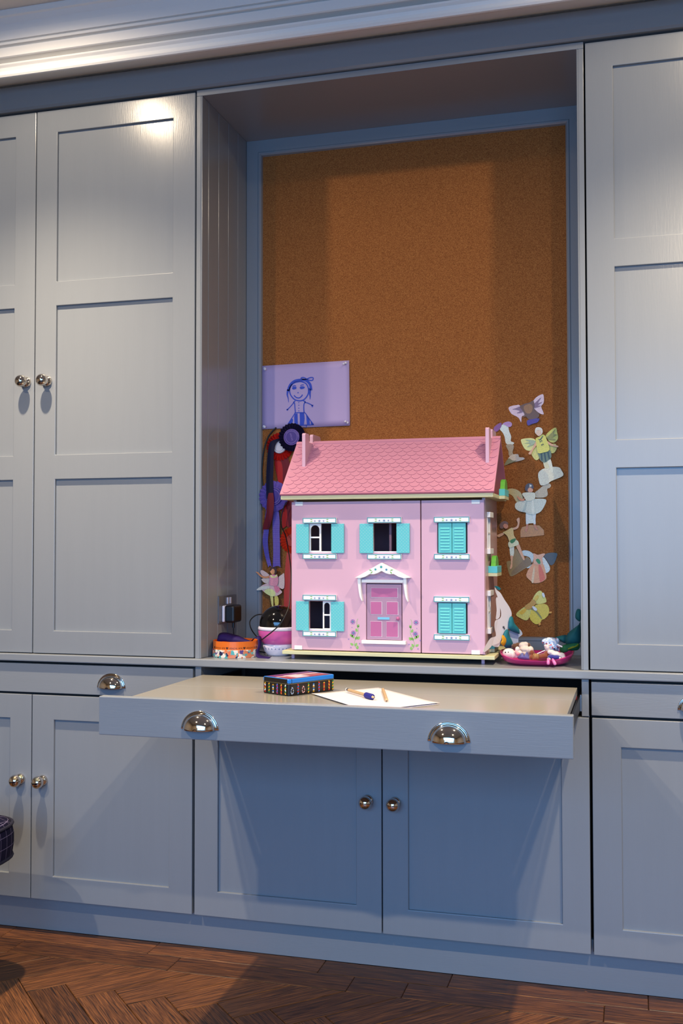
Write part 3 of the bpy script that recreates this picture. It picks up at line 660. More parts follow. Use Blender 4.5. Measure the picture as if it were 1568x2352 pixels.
cutout('paper_fairy', 'white-haired paper fairy cut-out in a yellow-green tunic with green wings', 'cutout', Z4, [
    ('wing', (206, 212, 140), [(625,860),(660,835),(790,825),(850,860),(840,900),(780,1010),(700,1000),(660,950)]),
    ('wing', (186, 190, 70), [(1000,780),(1080,700),(1150,668),(1170,740),(1182,830),(1130,890),(1060,880),(1020,830)]),
    ('wing', (196, 200, 110), [(840,950),(890,1000),(905,1060),(900,1130),(850,1155),(800,1100),(785,1040)]),
    ('wing', (184, 186, 84), [(1040,930),(1140,910),(1165,970),(1130,1040),(1080,1050),(1040,1000)]),
    ('wing_vein', (150, 172, 150), [(840,870),(760,850),(690,850),(760,880),(680,900),(770,910),(710,960),(820,920)]),
    ('wing_vein', (130, 132, 40), [(1020,820),(1090,740),(1145,690),(1110,760),(1165,770),(1090,820),(1150,850),(1060,850)]),
    ('base', PEARL, [(885,1360),(920,1310),(990,1275),(1100,1255),(1200,1265),(1235,1310),(1258,1390),(1080,1470),(1030,1510),(930,1535),(895,1460)]),
    ('leg', (196, 200, 176), [(960,1160),(1020,1150),(1050,1250),(1040,1275),(985,1275)]), ('leg', (206, 214, 214), [(1020,1150),(1070,1140),(1100,1250),(1112,1340),(1080,1330),(1050,1250)]),
    ('skirt', (96, 112, 84), [(890,1030),(1050,1000),(1085,1090),(1060,1140),(980,1190),(920,1160),(900,1110)]),
    ('skirt_stripe', (44, 52, 40), [(925,1040),(940,1040),(950,1160),(930,1150)]), ('skirt_stripe', (44, 52, 40), [(970,1035),(984,1032),(1005,1170),(990,1170)]), ('skirt_stripe', (44, 52, 40), [(1020,1020),(1034,1018),(1058,1130),(1044,1135)]),
    ('arm', SK, [(850,880),(866,920),(810,1000),(775,1070),(740,1060),(752,1035),(790,990),(825,920)]), ('arm', SK, [(1000,850),(1040,880),(1110,920),(1180,940),(1185,960),(1140,955),(1060,930),(1005,885)]),
    ('tunic', (198, 204, 84), [(850,830),(900,805),(950,770),(990,790),(1010,840),(1055,1000),(960,1042),(880,1045),(855,900)]),
    ('collar', (60, 72, 44), [(870,820),(905,845),(955,785),(945,825),(908,862)]),
    ('button', (30, 36, 26), circ(916, 878, 9, 8), 1), ('button', (30, 36, 26), circ(938, 866, 9, 8), 1), ('button', (30, 36, 26), circ(938, 926, 9, 8), 1), ('button', (30, 36, 26), circ(958, 916, 9, 8), 1),
    ('head', (216, 184, 176), [(840,720),(860,680),(920,680),(945,720),(935,765),(900,795),(860,770)]), ('hair', (206, 208, 220), [(836,720),(850,672),(893,660),(940,680),(953,730),(935,770),(930,715),(890,700),(860,715),(848,760)])], FG)
cutout('paper_fairy', 'paper fairy cut-out in a pale blue-white skirt standing on an ochre block', 'cutout', Z4, [
    ('wing', (170, 166, 128), [(410,1610),(450,1585),(520,1585),(600,1620),(650,1690),(660,1780),(600,1800),(550,1770),(500,1690),(430,1650)]),
    ('wing', (176, 168, 150), [(830,1650),(900,1590),(960,1540),(1040,1505),(1077,1530),(1060,1570),(1020,1590),(1030,1670),(990,1710),(900,1720),(840,1710)]),
    ('base', (170, 120, 30), [(618,2215),(645,2160),(760,2130),(900,2135),(970,2205),(975,2280),(800,2300),(620,2315)], 1),
    ('backing', (206, 220, 226), [(740,1950),(820,1950),(822,2100),(740,2105)], 1),
    ('leg', (232, 226, 232), [(705,1940),(755,1950),(745,2050),(735,2120),(708,2130),(700,2050)]), ('leg', (236, 232, 238), [(800,1950),(850,1940),(845,2050),(846,2120),(820,2130),(812,2050)]),
    ('foot', (176, 112, 60), [(708,2120),(735,2120),(732,2180),(715,2230),(690,2215),(705,2170)]), ('foot', (176, 112, 60), [(820,2120),(846,2120),(870,2170),(890,2195),(860,2200),(830,2170)]),
    ('skirt', (186, 200, 206), [(560,1790),(720,1755),(850,1735),(1000,1745),(985,1830),(930,1920),(860,1960),(760,1970),(690,1940),(600,1920),(540,1870)]),
    ('skirt_fold', (160, 178, 186), [(700,1780),(720,1775),(690,1920),(650,1920)]), ('skirt_fold', (206, 218, 222), [(790,1770),(820,1765),(830,1950),(790,1955)]),
    ('bodice', (196, 206, 204), [(645,1660),(700,1640),(800,1640),(840,1660),(830,1740),(720,1770),(680,1720)]),
    ('arm', (190, 130, 90), [(570,1690),(610,1720),(655,1740),(680,1720),(672,1765),(620,1765),(580,1730)]),
    ('head', (200, 150, 120), [(720,1590),(760,1560),(800,1580),(805,1620),(770,1640),(730,1625)]), ('hair', (70, 50, 40), [(690,1600),(700,1530),(750,1502),(800,1515),(818,1570),(800,1585),(760,1562),(728,1590),(725,1630)]),
    ('star', (226, 220, 230), [(760,1512),(772,1530),(792,1528),(780,1546),(786,1562),(766,1552),(752,1562),(756,1540)], 1)], FG)
cutout('paper_fairy', 'paper boy fairy cut-out with raised arm standing on an olive mound', 'cutout', Z5, [
    ('mound', (134, 112, 46), [(370,780),(400,755),(450,740),(490,590),(540,650),(600,735),(650,700),(715,790),(600,870),(450,960),(405,930)]),
    ('mound_top', (120, 96, 36), [(440,900),(520,820),(640,715),(700,785),(590,860),(450,945)]),
    ('leg', (232, 224, 220), [(412,560),(466,545),(472,640),(455,700),(425,700)]), ('shin', SK, [(425,690),(456,690),(450,760),(447,830),(430,862),(412,855),(430,790)]),
    ('leg', SK, [(495,540),(535,520),(575,620),(615,725),(597,742),(545,650)]),
    ('arm', SK, [(245,405),(320,375),(332,398),(270,434),(248,425)]), ('arm', SK, [(455,310),(505,290),(520,240),(505,195),(540,170),(548,215),(535,290),(515,318),(465,335)]),
    ('shorts', (226, 214, 190), [(398,500),(500,470),(537,525),(480,557),(408,575)]),
    ('shirt', (200, 184, 120), [(318,370),(370,345),(440,305),(460,330),(470,410),(500,470),(420,505),(385,430),(355,395)]),
    ('leaf', (52, 116, 30), [(415,485),(450,460),(495,453),(482,490),(440,517)]),
    ('head', (190, 128, 96), [(315,250),(350,240),(385,265),(390,300),(365,320),(335,305)]), ('hair', (110, 74, 44), [(275,270),(300,235),(345,215),(385,235),(390,262),(345,250),(322,280),(330,310),(300,320),(280,300)])], FG)
cutout('paper_gown', 'headless paper fairy gown with orange pleated skirt and blue sleeves', 'cutout', Z5, [
    ('sleeve', (176, 200, 224), [(580,620),(650,615),(720,650),(738,690),(722,760),(690,840),(640,850),(700,800),(690,720),(640,690),(600,680)]),
    ('wing', (70, 66, 60), [(880,670),(950,645),(1045,650),(1050,690),(1010,790),(960,810),(910,740),(880,700)]),
    ('sleeve', (190, 208, 226), [(850,690),(900,740),(955,840),(940,900),(895,915),(865,850),(850,770)]),
    ('skirt', (226, 150, 108), [(735,780),(855,780),(905,940),(900,1000),(830,1045),(740,1055),(690,1020),(635,940)]),
    ('pleat', (196, 98, 60), [(800,830),(830,820),(890,980),(850,1030),(820,1030)]), ('pleat', (236, 186, 160), [(735,850),(752,845),(735,1040),(705,1025)]),
    ('bodice', (214, 160, 136), [(733,650),(790,672),(872,652),(887,670),(850,720),(856,795),(738,795),(735,700)]),
    ('leaf', (44, 120, 34), [(765,745),(790,725),(820,745),(826,790),(800,792)])], FG)
cutout('paper_butterfly', 'yellow paper butterfly cut-out pinned lowest on the corkboard', 'cutout', Z5, [
    ('wing', (206, 204, 110), [(720,1290),(760,1200),(820,1155),(860,1190),(900,1260),(905,1310),(850,1330),(770,1335)]),
    ('wing', (214, 186, 40), [(740,1370),(830,1335),(910,1345),(945,1410),(930,1490),(850,1550),(780,1480)]),
    ('wing', (226, 190, 36), [(665,1395),(720,1395),(840,1490),(832,1580),(770,1610),(700,1560),(672,1480)]),
    ('wing', (196, 200, 110), [(497,1480),(560,1410),(650,1360),(702,1390),(682,1500),(640,1557),(560,1530)]),
    ('wing_mark', (212, 176, 40), [(545,1450),(600,1405),(650,1390),(620,1450),(570,1480)]), ('wing_mark', (214, 180, 50), [(745,1250),(790,1215),(800,1250),(760,1300)]),
    ('wing_vein', (120, 120, 60), [(700,1390),(770,1420),(845,1520),(835,1530),(760,1440),(695,1405)]),
    ('body', (176, 140, 30), [(612,1368),(690,1310),(720,1270),(770,1320),(745,1355),(680,1412),(640,1400)]),
    ('painted_glint', (240, 240, 244), [(715,1375),(740,1368),(780,1400),(775,1425),(745,1420)]), ('painted_glint', (236, 238, 242), [(848,1195),(870,1185),(888,1230),(875,1250),(855,1225)]),  # white pieces painted in as highlights on the wings
    ('tab', (222, 150, 30), [(945,1440),(978,1438),(980,1460),(945,1465)], 1), ('tab', (222, 150, 30), [(798,1600),(825,1585),(834,1612),(808,1630)], 1)], FG)
cutout('paper_fairy', 'pink petal-skirted paper fairy cut-out above the ball night light', 'cutout', Z3, [
    ('wing', (216, 182, 194), [(838,655),(870,638),(930,670),(990,725),(930,752),(860,715)]), ('wing', (214, 190, 200), [(860,780),(980,770),(995,860),(930,855),(880,825)]),
    ('wing', (214, 188, 202), [(1140,750),(1190,712),(1228,700),(1228,930),(1150,925),(1112,850)]),
    ('leg', (206, 200, 130), [(1000,1050),(1045,1055),(1050,1225),(1028,1225),(1012,1140)]), ('leg', (196, 190, 100), [(1070,1050),(1115,1060),(1138,1120),(1130,1210),(1080,1215)]),
    ('arm', (206, 140, 104), [(763,665),(800,672),(860,725),(930,742),(990,725),(992,760),(900,772),(840,745),(790,695)]),
    ('skirt', (226, 176, 196), [(820,930),(900,870),(990,860),(1110,870),(1160,950),(1195,1000),(1130,1050),(1080,1062),(1010,1062),(930,1020),(860,960)]),
    ('petal', (224, 220, 160), [(900,990),(970,940),(1040,960),(1080,1000),(1075,1060),(1000,1060)]), ('petal', (206, 120, 160), [(1060,900),(1120,900),(1160,960),(1100,1010)]), ('petal', (240, 206, 216), [(775,965),(840,910),(960,900),(990,930),(880,960)]),
    ('bodice', (222, 140, 176), [(1000,720),(1095,715),(1128,760),(1112,890),(985,880),(985,800)]), ('collar', (222, 220, 160), [(1000,712),(1060,745),(1110,705),(1100,755),(1020,760)]),
    ('head', (206, 146, 110), [(1000,640),(1040,615),(1070,640),(1070,690),(1035,708),(1005,680)]), ('hair', (60, 34, 30), [(988,640),(1010,602),(1050,585),(1095,600),(1107,660),(1085,705),(1070,690),(1072,640),(1040,615),(1005,650)])], FG, 0.3368)

# child's drawing on lilac paper
t = thing('drawing', "lilac sheet with a child's blue pen drawing of a smiling girl", 'drawing', tuple(at(701, 980, PY)))
lil = mat('lilac_paper', (186, 164, 206), rough=0.6)
PD = PY-0.003
c4 = [at(602.0, 840.4, PD), at(801.5, 827.8, PD), at(803.3, 977.3, PD), at(602.0, 986, PD)]
m = MB(); v = []; N1, N2 = 16, 10
for i in range(N1+1):
    for j in range(N2+1):
        a, b = i/N1, j/N2
        p = c4[0]*(1-a)*(1-b)+c4[1]*a*(1-b)+c4[2]*a*b+c4[3]*(1-a)*b
        v.append(p+Vector((0, 0.0012*math.sin(a*9+b*2)*a*(1-a)*2, 0)))
m.add(v, [(i*(N2+1)+j, (i+1)*(N2+1)+j, (i+1)*(N2+1)+j+1, i*(N2+1)+j+1) for i in range(N1) for j in range(N2)])
sheet = m.build('sheet', lil, t, smooth=True, solid=0.0003)
ink = mat('blue_ink', (12, 62, 190), rough=0.5)
dm = MB(); IY = PD-0.0016
def stroke(pts, w, n=4, wend=None):
    w *= 1.35
    P = smooth_path([(x, y, 0) for x, y in pts], n); L = []; R_ = []
    for i, p in enumerate(P):
        q = P[min(i+1, len(P)-1)]-P[max(i-1, 0)]; q.normalize()
        ww = w if wend is None else w+(wend-w)*i/(len(P)-1)
        o_ = Vector((-q.y, q.x, 0))*ww/2
        L.append(at(*ZD(p.x+o_.x, p.y+o_.y), IY)); R_.append(at(*ZD(p.x-o_.x, p.y-o_.y), IY))
    k = len(L); dm.add(L+R_, [(i, i+1, k+i+1, k+i) for i in range(k-1)])
def blot(pts): dm.add([at(*ZD(*p), IY) for p in pts], [tuple(range(len(pts)))])
stroke([(770,340),(690,360),(635,430),(640,510),(690,580),(760,606),(830,590),(885,520),(893,440),(860,370),(800,342),(770,340)], 12)
stroke([(612,470),(640,390),(700,335),(780,318),(860,325),(915,380),(930,460)], 26)
stroke([(610,450),(600,520),(612,570),(618,628)], 22, wend=3); stroke([(915,430),(912,500),(916,545),(913,588)], 28, wend=3)
blot(smooth_loop([(668,425),(690,410),(725,415),(722,440),(690,450),(672,445)], 3)); blot(smooth_loop([(772,420),(800,405),(838,412),(836,432),(800,445),(780,440)], 3))
stroke([(672,410),(695,395),(720,400)], 8); stroke([(780,400),(805,386),(830,388)], 8); blot(circ(749, 495, 9, 8))
stroke([(692,530),(725,560),(765,566),(800,540),(808,520)], 11)
stroke([(870,305),(830,285),(795,288),(800,306),(870,310)], 11); stroke([(870,305),(920,285),(958,288),(950,320),(910,322),(872,308)], 11)
stroke([(712,606),(685,628),(700,640),(706,700),(712,770)], 10); stroke([(820,606),(850,620),(832,650),(828,700),(832,770)], 10)
stroke([(690,630),(650,680),(600,730)], 9); blot(circ(600, 730, 13, 10)); stroke([(835,625),(890,640),(950,670)], 9); blot([(930,665),(962,660),(955,690),(940,694)])
stroke([(700,775),(770,770),(848,772)], 10)
for z in (632, 667, 708, 745): blot(circ(760, z, 7, 8))
stroke([(706,780),(660,850),(605,935)], 9); stroke([(848,775),(900,850),(965,938)], 9); stroke([(605,935),(700,936),(780,944),(870,942),(965,936)], 9)
blot([(706,785),(742,785),(745,935),(700,935),(695,830)]); blot([(772,775),(832,775),(840,850),(828,940),(776,940)]); blot([(862,800),(905,860),(912,935),(872,938)]); blot([(668,850),(680,870),(668,932),(610,932)]); blot([(925,890),(960,936),(928,936)])
stroke([(862,940),(863,975)], 8)
dm.build('ink_drawing', ink, t)
pinw = mat('white_plastic', (232, 230, 240), rough=0.25)
for x, y, dx, dz in ((607.5, 846.5, .5, -.4), (794, 834, -.5, -.4), (606, 979.5, .6, -.3), (798, 971.5, -.5, .4)):
    b = at(x, y, PD-0.001); dirv = Vector((dx, -1.0, dz)).normalized()
    MB().tube([b, b+dirv*0.002, b+dirv*0.0025, b+dirv*0.006, b+dirv*0.009, b+dirv*0.012, b+dirv*0.0125], [0.0042, 0.0042, 0.0026, 0.0024, 0.0030, 0.0034, 0.002], 12).build('push_pin', pinw, t, smooth=True)

# rosettes with ribbon tails
def text_mesh(body, size):
    c = bpy.data.curves.new('txt', 'FONT'); c.body = body; c.size = size; c.align_x = 'CENTER'; c.align_y = 'CENTER'; c.resolution_u = 2
    o = bpy.data.objects.new('txt', c); scene.collection.objects.link(o)
    dg = bpy.context.evaluated_depsgraph_get(); me = bpy.data.meshes.new_from_object(o.evaluated_get(dg))
    V = [v.co.copy() for v in me.vertices]; Fc = [tuple(p.vertices) for p in me.polygons]
    bpy.data.objects.remove(o); bpy.data.curves.remove(c); bpy.data.meshes.remove(me)
    return V, Fc
def ribbon(pts, parent, mt, name='ribbon_tail', notch=True, th=0.0005):   # pts: (px, py, half width px, Y)
    L = smooth_path([at(x-w, y, yy) for x, y, w, yy in pts], 5); R_ = smooth_path([at(x+w, y, yy+0.001) for x, y, w, yy in pts], 5)
    k = len(L); mid = [(a+b)/2+Vector((0, -0.0003, 0)) for a, b in zip(L, R_)]
    m = MB()
    if notch: mid[-1] = mid[-1]+(mid[-2]-mid[-1]).normalized()*0.009
    m.add(L+mid+R_, [(i, i+1, k+i+1, k+i) for i in range(k-1)]+[(k+i, k+i+1, 2*k+i+1, 2*k+i) for i in range(k-1)])
    return m.build(name, mt, parent, smooth=False, solid=th)
def dotted(name, base, dot, sc):
    m = mat(name, base, rough=0.55, spec=0.25); N, L, b = nodes_of(m)
    tc = N.new('ShaderNodeTexCoord'); mp = N.new('ShaderNodeMapping'); mp.inputs['Scale'].default_value = (sc, sc, sc); L.new(tc.outputs['Object'], mp.inputs[0])
    fr = N.new('ShaderNodeVectorMath'); fr.operation = 'FRACTION'; L.new(mp.outputs[0], fr.inputs[0])
    sx = N.new('ShaderNodeSeparateXYZ'); L.new(fr.outputs[0], sx.inputs[0]); cb = N.new('ShaderNodeCombineXYZ'); L.new(sx.outputs[0], cb.inputs[0]); L.new(sx.outputs[2], cb.inputs[1])
    d = N.new('ShaderNodeVectorMath'); d.operation = 'DISTANCE'; d.inputs[1].default_value = (0.5, 0.5, 0); L.new(cb.outputs[0], d.inputs[0])
    lt = N.new('ShaderNodeMath'); lt.operation = 'LESS_THAN'; lt.inputs[1].default_value = 0.22; L.new(d.outputs['Value'], lt.inputs[0])
    mx = N.new('ShaderNodeMix'); mx.data_type = 'RGBA'; mx.inputs[6].default_value = s2l(base)+(1,); mx.inputs[7].default_value = s2l(dot)+(1,)
    L.new(lt.outputs[0], mx.inputs[0]); L.new(mx.outputs[2], b.inputs['Base Color']); return m
def rosette(name, label, px, py, ro, rd, Y, pleat_m, disc_m, ring_m, np_=30, text=None, tsize=0.006, tm=None):
    c = at(px, py, Y); k = (at(px+1, py, Y)-c).length*1.0; Ro, Rd = ro*k, rd*k
    t = thing(name, label, 'rosette', tuple(c))
    m = MB(); v = []; n = np_*2
    for i in range(n):
        a = 2*math.pi*i/n; up_ = (i % 2)
        for r, y in ((Rd*0.85, -0.001-0.002*up_), ((Ro+Rd)/2, -0.002-0.0045*up_), (Ro*(1.0 if up_ else 0.955), 0.001-0.006*up_)):
            v.append((c.x+r*math.cos(a), c.y+y, c.z+r*math.sin(a)))
    m.add(v, [(i*3+j, ((i+1)%n)*3+j, ((i+1)%n)*3+j+1, i*3+j+1) for i in range(n) for j in range(2)])
    m.build('pleated_frill', pleat_m, t, solid=0.0005)
    MB().lathe([(0.0001, 0.0085), (Rd*0.9, 0.0085), (Rd, 0.0075), (Rd, 0.003), (0.0001, 0.003)], tuple(c), 32, 'y').build('centre_disc', disc_m, t)
    MB().lathe([(Rd*0.70, 0.0085), (Rd*0.70, 0.0089), (Rd*0.735, 0.0089), (Rd*0.735, 0.0085)], tuple(c), 32, 'y').build('printed_ring', ring_m, t)
    MB().lathe([(Rd*0.93, 0.0082), (Rd*0.93, 0.0089), (Rd*0.965, 0.0089), (Rd*0.965, 0.0078)], tuple(c), 32, 'y').build('printed_ring', ring_m, t)
    if text:
        V, Fc = text_mesh(text[0], tsize); a = math.radians(-72)
        MB().add([(c.x+p.x*math.cos(a)-p.y*math.sin(a), c.y-0.0089, c.z+p.x*math.sin(a)+p.y*math.cos(a)) for p in V], Fc).build('lettering', ring_m, t)
        V, Fc = text_mesh(text[1], tsize*0.62); w = max(p.x for p in V)-min(p.x for p in V); rr = Rd*0.825
        mm = MB()
        mm.add([(c.x+(rr+p.y)*math.cos(math.pi*0.40-p.x/rr), c.y-0.0089, c.z+(rr+p.y)*math.sin(math.pi*0.40-p.x/rr)) for p in V], Fc)
        mm.build('lettering', ring_m, t)
    return t
satin_red = mat('red_satin', (176, 22, 16), rough=0.5, spec=0.25); satin_maroon = mat('maroon_satin', (112, 18, 30), rough=0.55, spec=0.25)
satin_navy = mat('navy_satin', (17, 12, 44), rough=0.6, spec=0.2); satin_purple = mat('purple_satin', (44, 26, 92), rough=0.35)
lilac_line = mat('lilac_print', (150, 120, 190), rough=0.4); disc_purple = mat('purple_foil', (62, 30, 130), rough=0.35); orange_red = mat('orange_red_satin', (206, 52, 22), rough=0.4)
vdots = dotted('violet_polka_satin', (98, 72, 168), (186, 170, 214), 420)
t = rosette('rosette', 'red pleated rosette with white centre, partly behind the dark purple rosette', 643, 1026, 31, 15, 0.3465, satin_red, mat('white_card', (222, 214, 220), rough=0.5), mat('grey_print', (120, 110, 120)), 26)
ribbon([(640,1050,10,.347),(642,1075,10,.347),(650,1110,11,.347),(655,1160,10,.346),(658,1215,10,.347)], t, satin_red)
ribbon([(652,1050,9,.3455),(658,1075,9,.3455),(660,1110,10,.3455),(666,1160,9,.3455),(672,1210,9,.3455)], t, satin_maroon)
t = rosette('rosette', 'dark purple pleated rosette lettered SPECIAL over the drawing edge', 671, 1004.5, 31.5, 18, 0.330, satin_navy, disc_purple, lilac_line, 26, ('SPECIAL', 'ART COLLECTION SOCIETY'), 0.0068)
ribbon([(646,1008,10,.330),(628,1016,8,.331),(622,1040,7,.328),(620,1075,8,.325),(619,1110,8,.321),(620,1146,8,.320)], t, satin_navy, notch=False)
ribbon([(622,1132,5,.3185),(621,1150,8,.318),(619,1180,8,.320),(613,1205,8,.324),(610,1216,7,.326)], t, satin_maroon, 'ribbon_end', False)
t = rosette('rosette', 'violet polka-dot rosette hanging lowest with two dotted violet tails', 629, 1140, 34, 20, 0.3345, vdots, disc_purple, lilac_line, 22)
ribbon([(618,1165,6,.333),(613,1200,6,.333),(611,1220,6,.334),(609,1245,6,.335),(613,1275,5,.338),(620,1303,4,.341)], t, vdots)
ribbon([(633,1168,6,.339),(634,1195,8,.338),(634,1225,8,.339),(635,1255,8,.338),(635,1280,8,.339),(635,1303,9,.340)], t, vdots)
t = rosette('rosette', 'orange-red rosette mostly hidden behind the dollhouse left edge', 672, 1241, 29, 14, 0.338, orange_red, mat('orange_foil', (190, 60, 30)), satin_red, 24)
ribbon([(668,1260,8,.338),(664,1300,9,.338),(661,1350,9,.339),(660,1400,8,.340)], t, orange_red)
blk = mat('black_rubber', (16, 15, 17), rough=0.4)
tag(MB().tube(smooth_path([at(634, 982, .345), at(618, 1000, .344), at(607, 1030, .345), at(602, 1070, .346), at(602, 1100, .346), at(604, 1118, .346)], 6), 0.0022, 8).build('black_strap', blk, smooth=True), 'thin black strap hanging left of the rosettes', 'strap')

# ------------------------------------------------------------------ things on the worktop, left
WZ = 0.8017
t = thing('wall_socket', 'double wall socket plate on the left alcove side', 'socket', (-0.496, 0.186, 0.886))
MB().box(-0.4983, -0.4950, 0.118, 0.254, 0.886, 0.963).build('plate', mat('brushed_plate', (112, 112, 116), rough=0.3, metal=0.3), t, bevel=0.001)
for y in (0.176, 0.196): MB().box(-0.4950, -0.4915, y, y+0.010, 0.9385, 0.957).build('rocker_switch', pinw, t, bevel=0.001)
t = thing('plug_adapter', 'black plug-in power adapter with a thin cable on the left wall', 'adapter', (-0.48, 0.165, 0.886))
MB().box(-0.4948, -0.4865, 0.137, 0.198, 0.889, 0.936).build('white_plug', pinw, t, bevel=0.004)
MB().box(-0.4863, -0.4560, 0.137, 0.196, 0.888, 0.937).build('adapter_body', blk, t, bevel=0.006, segs=3)
MB().tube([(-0.470, 0.165, 0.888), (-0.470, 0.165, 0.872)], [0.0042, 0.0036], 10).build('strain_relief', blk, t)
MB().tube(smooth_path([(-0.470, 0.165, 0.873), (-0.469, 0.167, 0.852), (-0.462, 0.172, 0.828), (-0.44, 0.185, 0.8045), (-0.40, 0.190, 0.8045), (-0.372, 0.165, 0.8045)], 6), 0.0017, 8).build('cable', blk, t, smooth=True)
# round tin with orange side and flowered foot
def floral():
    m = mat('flower_print', (230, 214, 200), rough=0.4); N, L, b = nodes_of(m)
    tc = N.new('ShaderNodeTexCoord'); v = N.new('ShaderNodeTexVoronoi'); v.inputs['Scale'].default_value = 115
    n = N.new('ShaderNodeTexNoise'); n.inputs['Scale'].default_value = 90; n.inputs['Detail'].default_value = 2
    mx = N.new('ShaderNodeMix'); mx.data_type = 'VECTOR'; mx.inputs[0].default_value = 0.012
    L.new(tc.outputs['Object'], mx.inputs[4]); L.new(n.outputs['Color'], mx.inputs[5]); L.new(tc.outputs['Object'], n.inputs['Vector']); L.new(mx.outputs[1], v.inputs['Vector'])
    sp = N.new('ShaderNodeSeparateColor'); L.new(v.outputs['Color'], sp.inputs[0])
    r = N.new('ShaderNodeValToRGB'); r.color_ramp.interpolation = 'CONSTANT'; e = r.color_ramp.elements
    cols = [(232, 222, 208), (80, 170, 168), (222, 110, 60), (40, 38, 78), (236, 228, 216), (120, 186, 176), (216, 130, 90), (90, 64, 130), (240, 196, 170)]
    e[0].position = 0; e[0].color = s2l(cols[0])+(1,); e[1].position = 0.11; e[1].color = s2l(cols[1])+(1,)
    for i, c in enumerate(cols[2:]): q = e.new(0.22+0.11*i); q.color = s2l(c)+(1,)
    L.new(sp.outputs[0], r.inputs[0]); L.new(r.outputs[0], b.inputs['Base Color']); return m
RC = (-0.4325, 0.0870); RR = 0.0622
t = thing('round_tin', 'open round orange tin with a flowered band and small lettering', 'tin', (RC[0], RC[1], WZ))
orange = mat('orange_enamel', (226, 112, 36), rough=0.28)
MB().lathe([(0.0001, 0.0012), (RR-0.0015, 0.0012), (RR-0.0015, 0.0436), (RR, 0.0440), (RR, 0.0213), (RR-0.001, 0.0210), (RR-0.001, 0.0), (0.0001, 0.0)], (RC[0], RC[1], WZ), 64).build('tin_body', orange, t, smooth=False)
MB().lathe([(RR-0.0005, 0.0002), (RR+0.0016, 0.0002), (RR+0.0018, 0.0010), (RR+0.0018, 0.0205), (RR+0.0012, 0.0212), (RR-0.0005, 0.0212)], (RC[0], RC[1], WZ), 64).build('flowered_band', floral(), t)
V, Fc = text_mesh('\u2665 VENCHI 1878 \u2665 VENCHI 1878 \u2665 VENCHI 1878 \u2665', 0.0062)
rr = RR+0.0002; ca = math.atan2(-(RC[1]-CAM.y), CAM.x-RC[0])
MB().add([(RC[0]+rr*math.cos(ca+p.x/rr), RC[1]+rr*math.sin(ca+p.x/rr), WZ+0.0262+p.y) for p in V], Fc).build('lettering', mat('dark_print', (70, 28, 18)), t)
sat = mat('violet_ribbon', (34, 16, 78), rough=0.65, spec=0.2)
t = thing('purple_ribbon', 'loose dark purple ribbon spilling out of the orange tin', 'ribbon', (-0.42, 0.1, 0.82))
a_ = [at(*p, y) for p, y in (((499,1471),.085),((501,1459),.092),((507,1453.5),.096),((520,1453),.10),((533,1456),.105),((548,1460),.105),((562,1467),.10),((578,1473),.095))]
b_ = [at(*p, y) for p, y in (((501,1476),.075),((506,1474),.075),((514,1473),.075),((524,1474),.075),((536,1476),.078),((550,1477),.078),((564,1478),.080),((580,1479),.082))]
A_, B_ = smooth_path(a_, 4), smooth_path(b_, 4); k = len(A_); M_ = [(p+q)/2+Vector((0, -0.006, 0.004)) for p, q in zip(A_, B_)]
MB().add(A_+M_+B_, [(i, i+1, k+i+1, k+i) for i in range(k-1)]+[(k+i, k+i+1, 2*k+i+1, 2*k+i) for i in range(k-1)]).build('ribbon_fold', sat, t, smooth=True, solid=0.0006)
tl = smooth_path([Vector((-0.396, 0.104, 0.838)), Vector((-0.380, 0.098, 0.8520)), Vector((-0.3660, 0.090, 0.8530)), Vector((-0.3600, 0.080, 0.834)), Vector((-0.362, 0.068, 0.812)), Vector((-0.350, 0.058, 0.8045)), Vector((-0.320, 0.050, 0.8035))], 5)
k = len(tl); wv = Vector((0.004, 0.012, 0.004))
MB().add([p-wv*0.6 for p in tl]+[p+wv*0.6 for p in tl], [(i, i+1, k+i+1, k+i) for i in range(k-1)]).build('ribbon_end', sat, t, smooth=True, solid=0.0006)
# ball night light
LC = (-0.3262, 0.1400, WZ)
t = thing('night_light', 'ball night light with black dome and pink body beside the dollhouse', 'lamp', LC)
dome = [(0.0530, 0.0720)]+[(0.0530*math.cos(math.radians(a)), 0.0845+0.0530*math.sin(math.radians(a))) for a in range(-6, 90, 6)]+[(0.0001, 0.1375)]
MB().lathe(dome, LC, 48).build('dome', mat('black_gloss', (10, 10, 12), rough=0.08, coat=0.5), t, smooth=True)
MB().lathe([(0.0520, 0.0700), (0.0560, 0.0695), (0.0572, 0.0730), (0.0568, 0.0775), (0.0545, 0.0800), (0.0525, 0.0790)], LC, 48).build('rim', mat('lamp_white', (226, 222, 236), rough=0.2), t, smooth=True)
MB().lathe([(0.0565, 0.0695), (0.0560, 0.0620), (0.0530, 0.0490), (0.0480, 0.0390), (0.0420, 0.0325), (0.0400, 0.0320)], LC, 48).build('pink_body', mat('lamp_pink', (216, 96, 168), rough=0.22), t, smooth=True)
MB().lathe([(0.0405, 0.0320), (0.0430, 0.0300), (0.0435, 0.0240), (0.0400, 0.0120), (0.0330, 0.0030), (0.0300, 0.0), (0.0001, 0.0)], LC, 48).build('base', mat('lamp_white', (226, 222, 236)), t, smooth=True)
m = MB()
for i in range(7):
    a0 = math.radians(235+i*14); pts = []
    for da, h in ((-0.10, 0.010), (0.0, 0.020), (0.10, 0.010), (0.10, 0.013), (0.0, 0.023), (-0.10, 0.013)):
        r = 0.0338+0.0102*min(1, (h-0.003)/0.021)+0.0006; pts.append((LC[0]+r*math.cos(a0+da), LC[1]+r*math.sin(a0+da), LC[2]+h))
    m.add(pts, [(0, 1, 4, 5), (1, 2, 3, 4)])
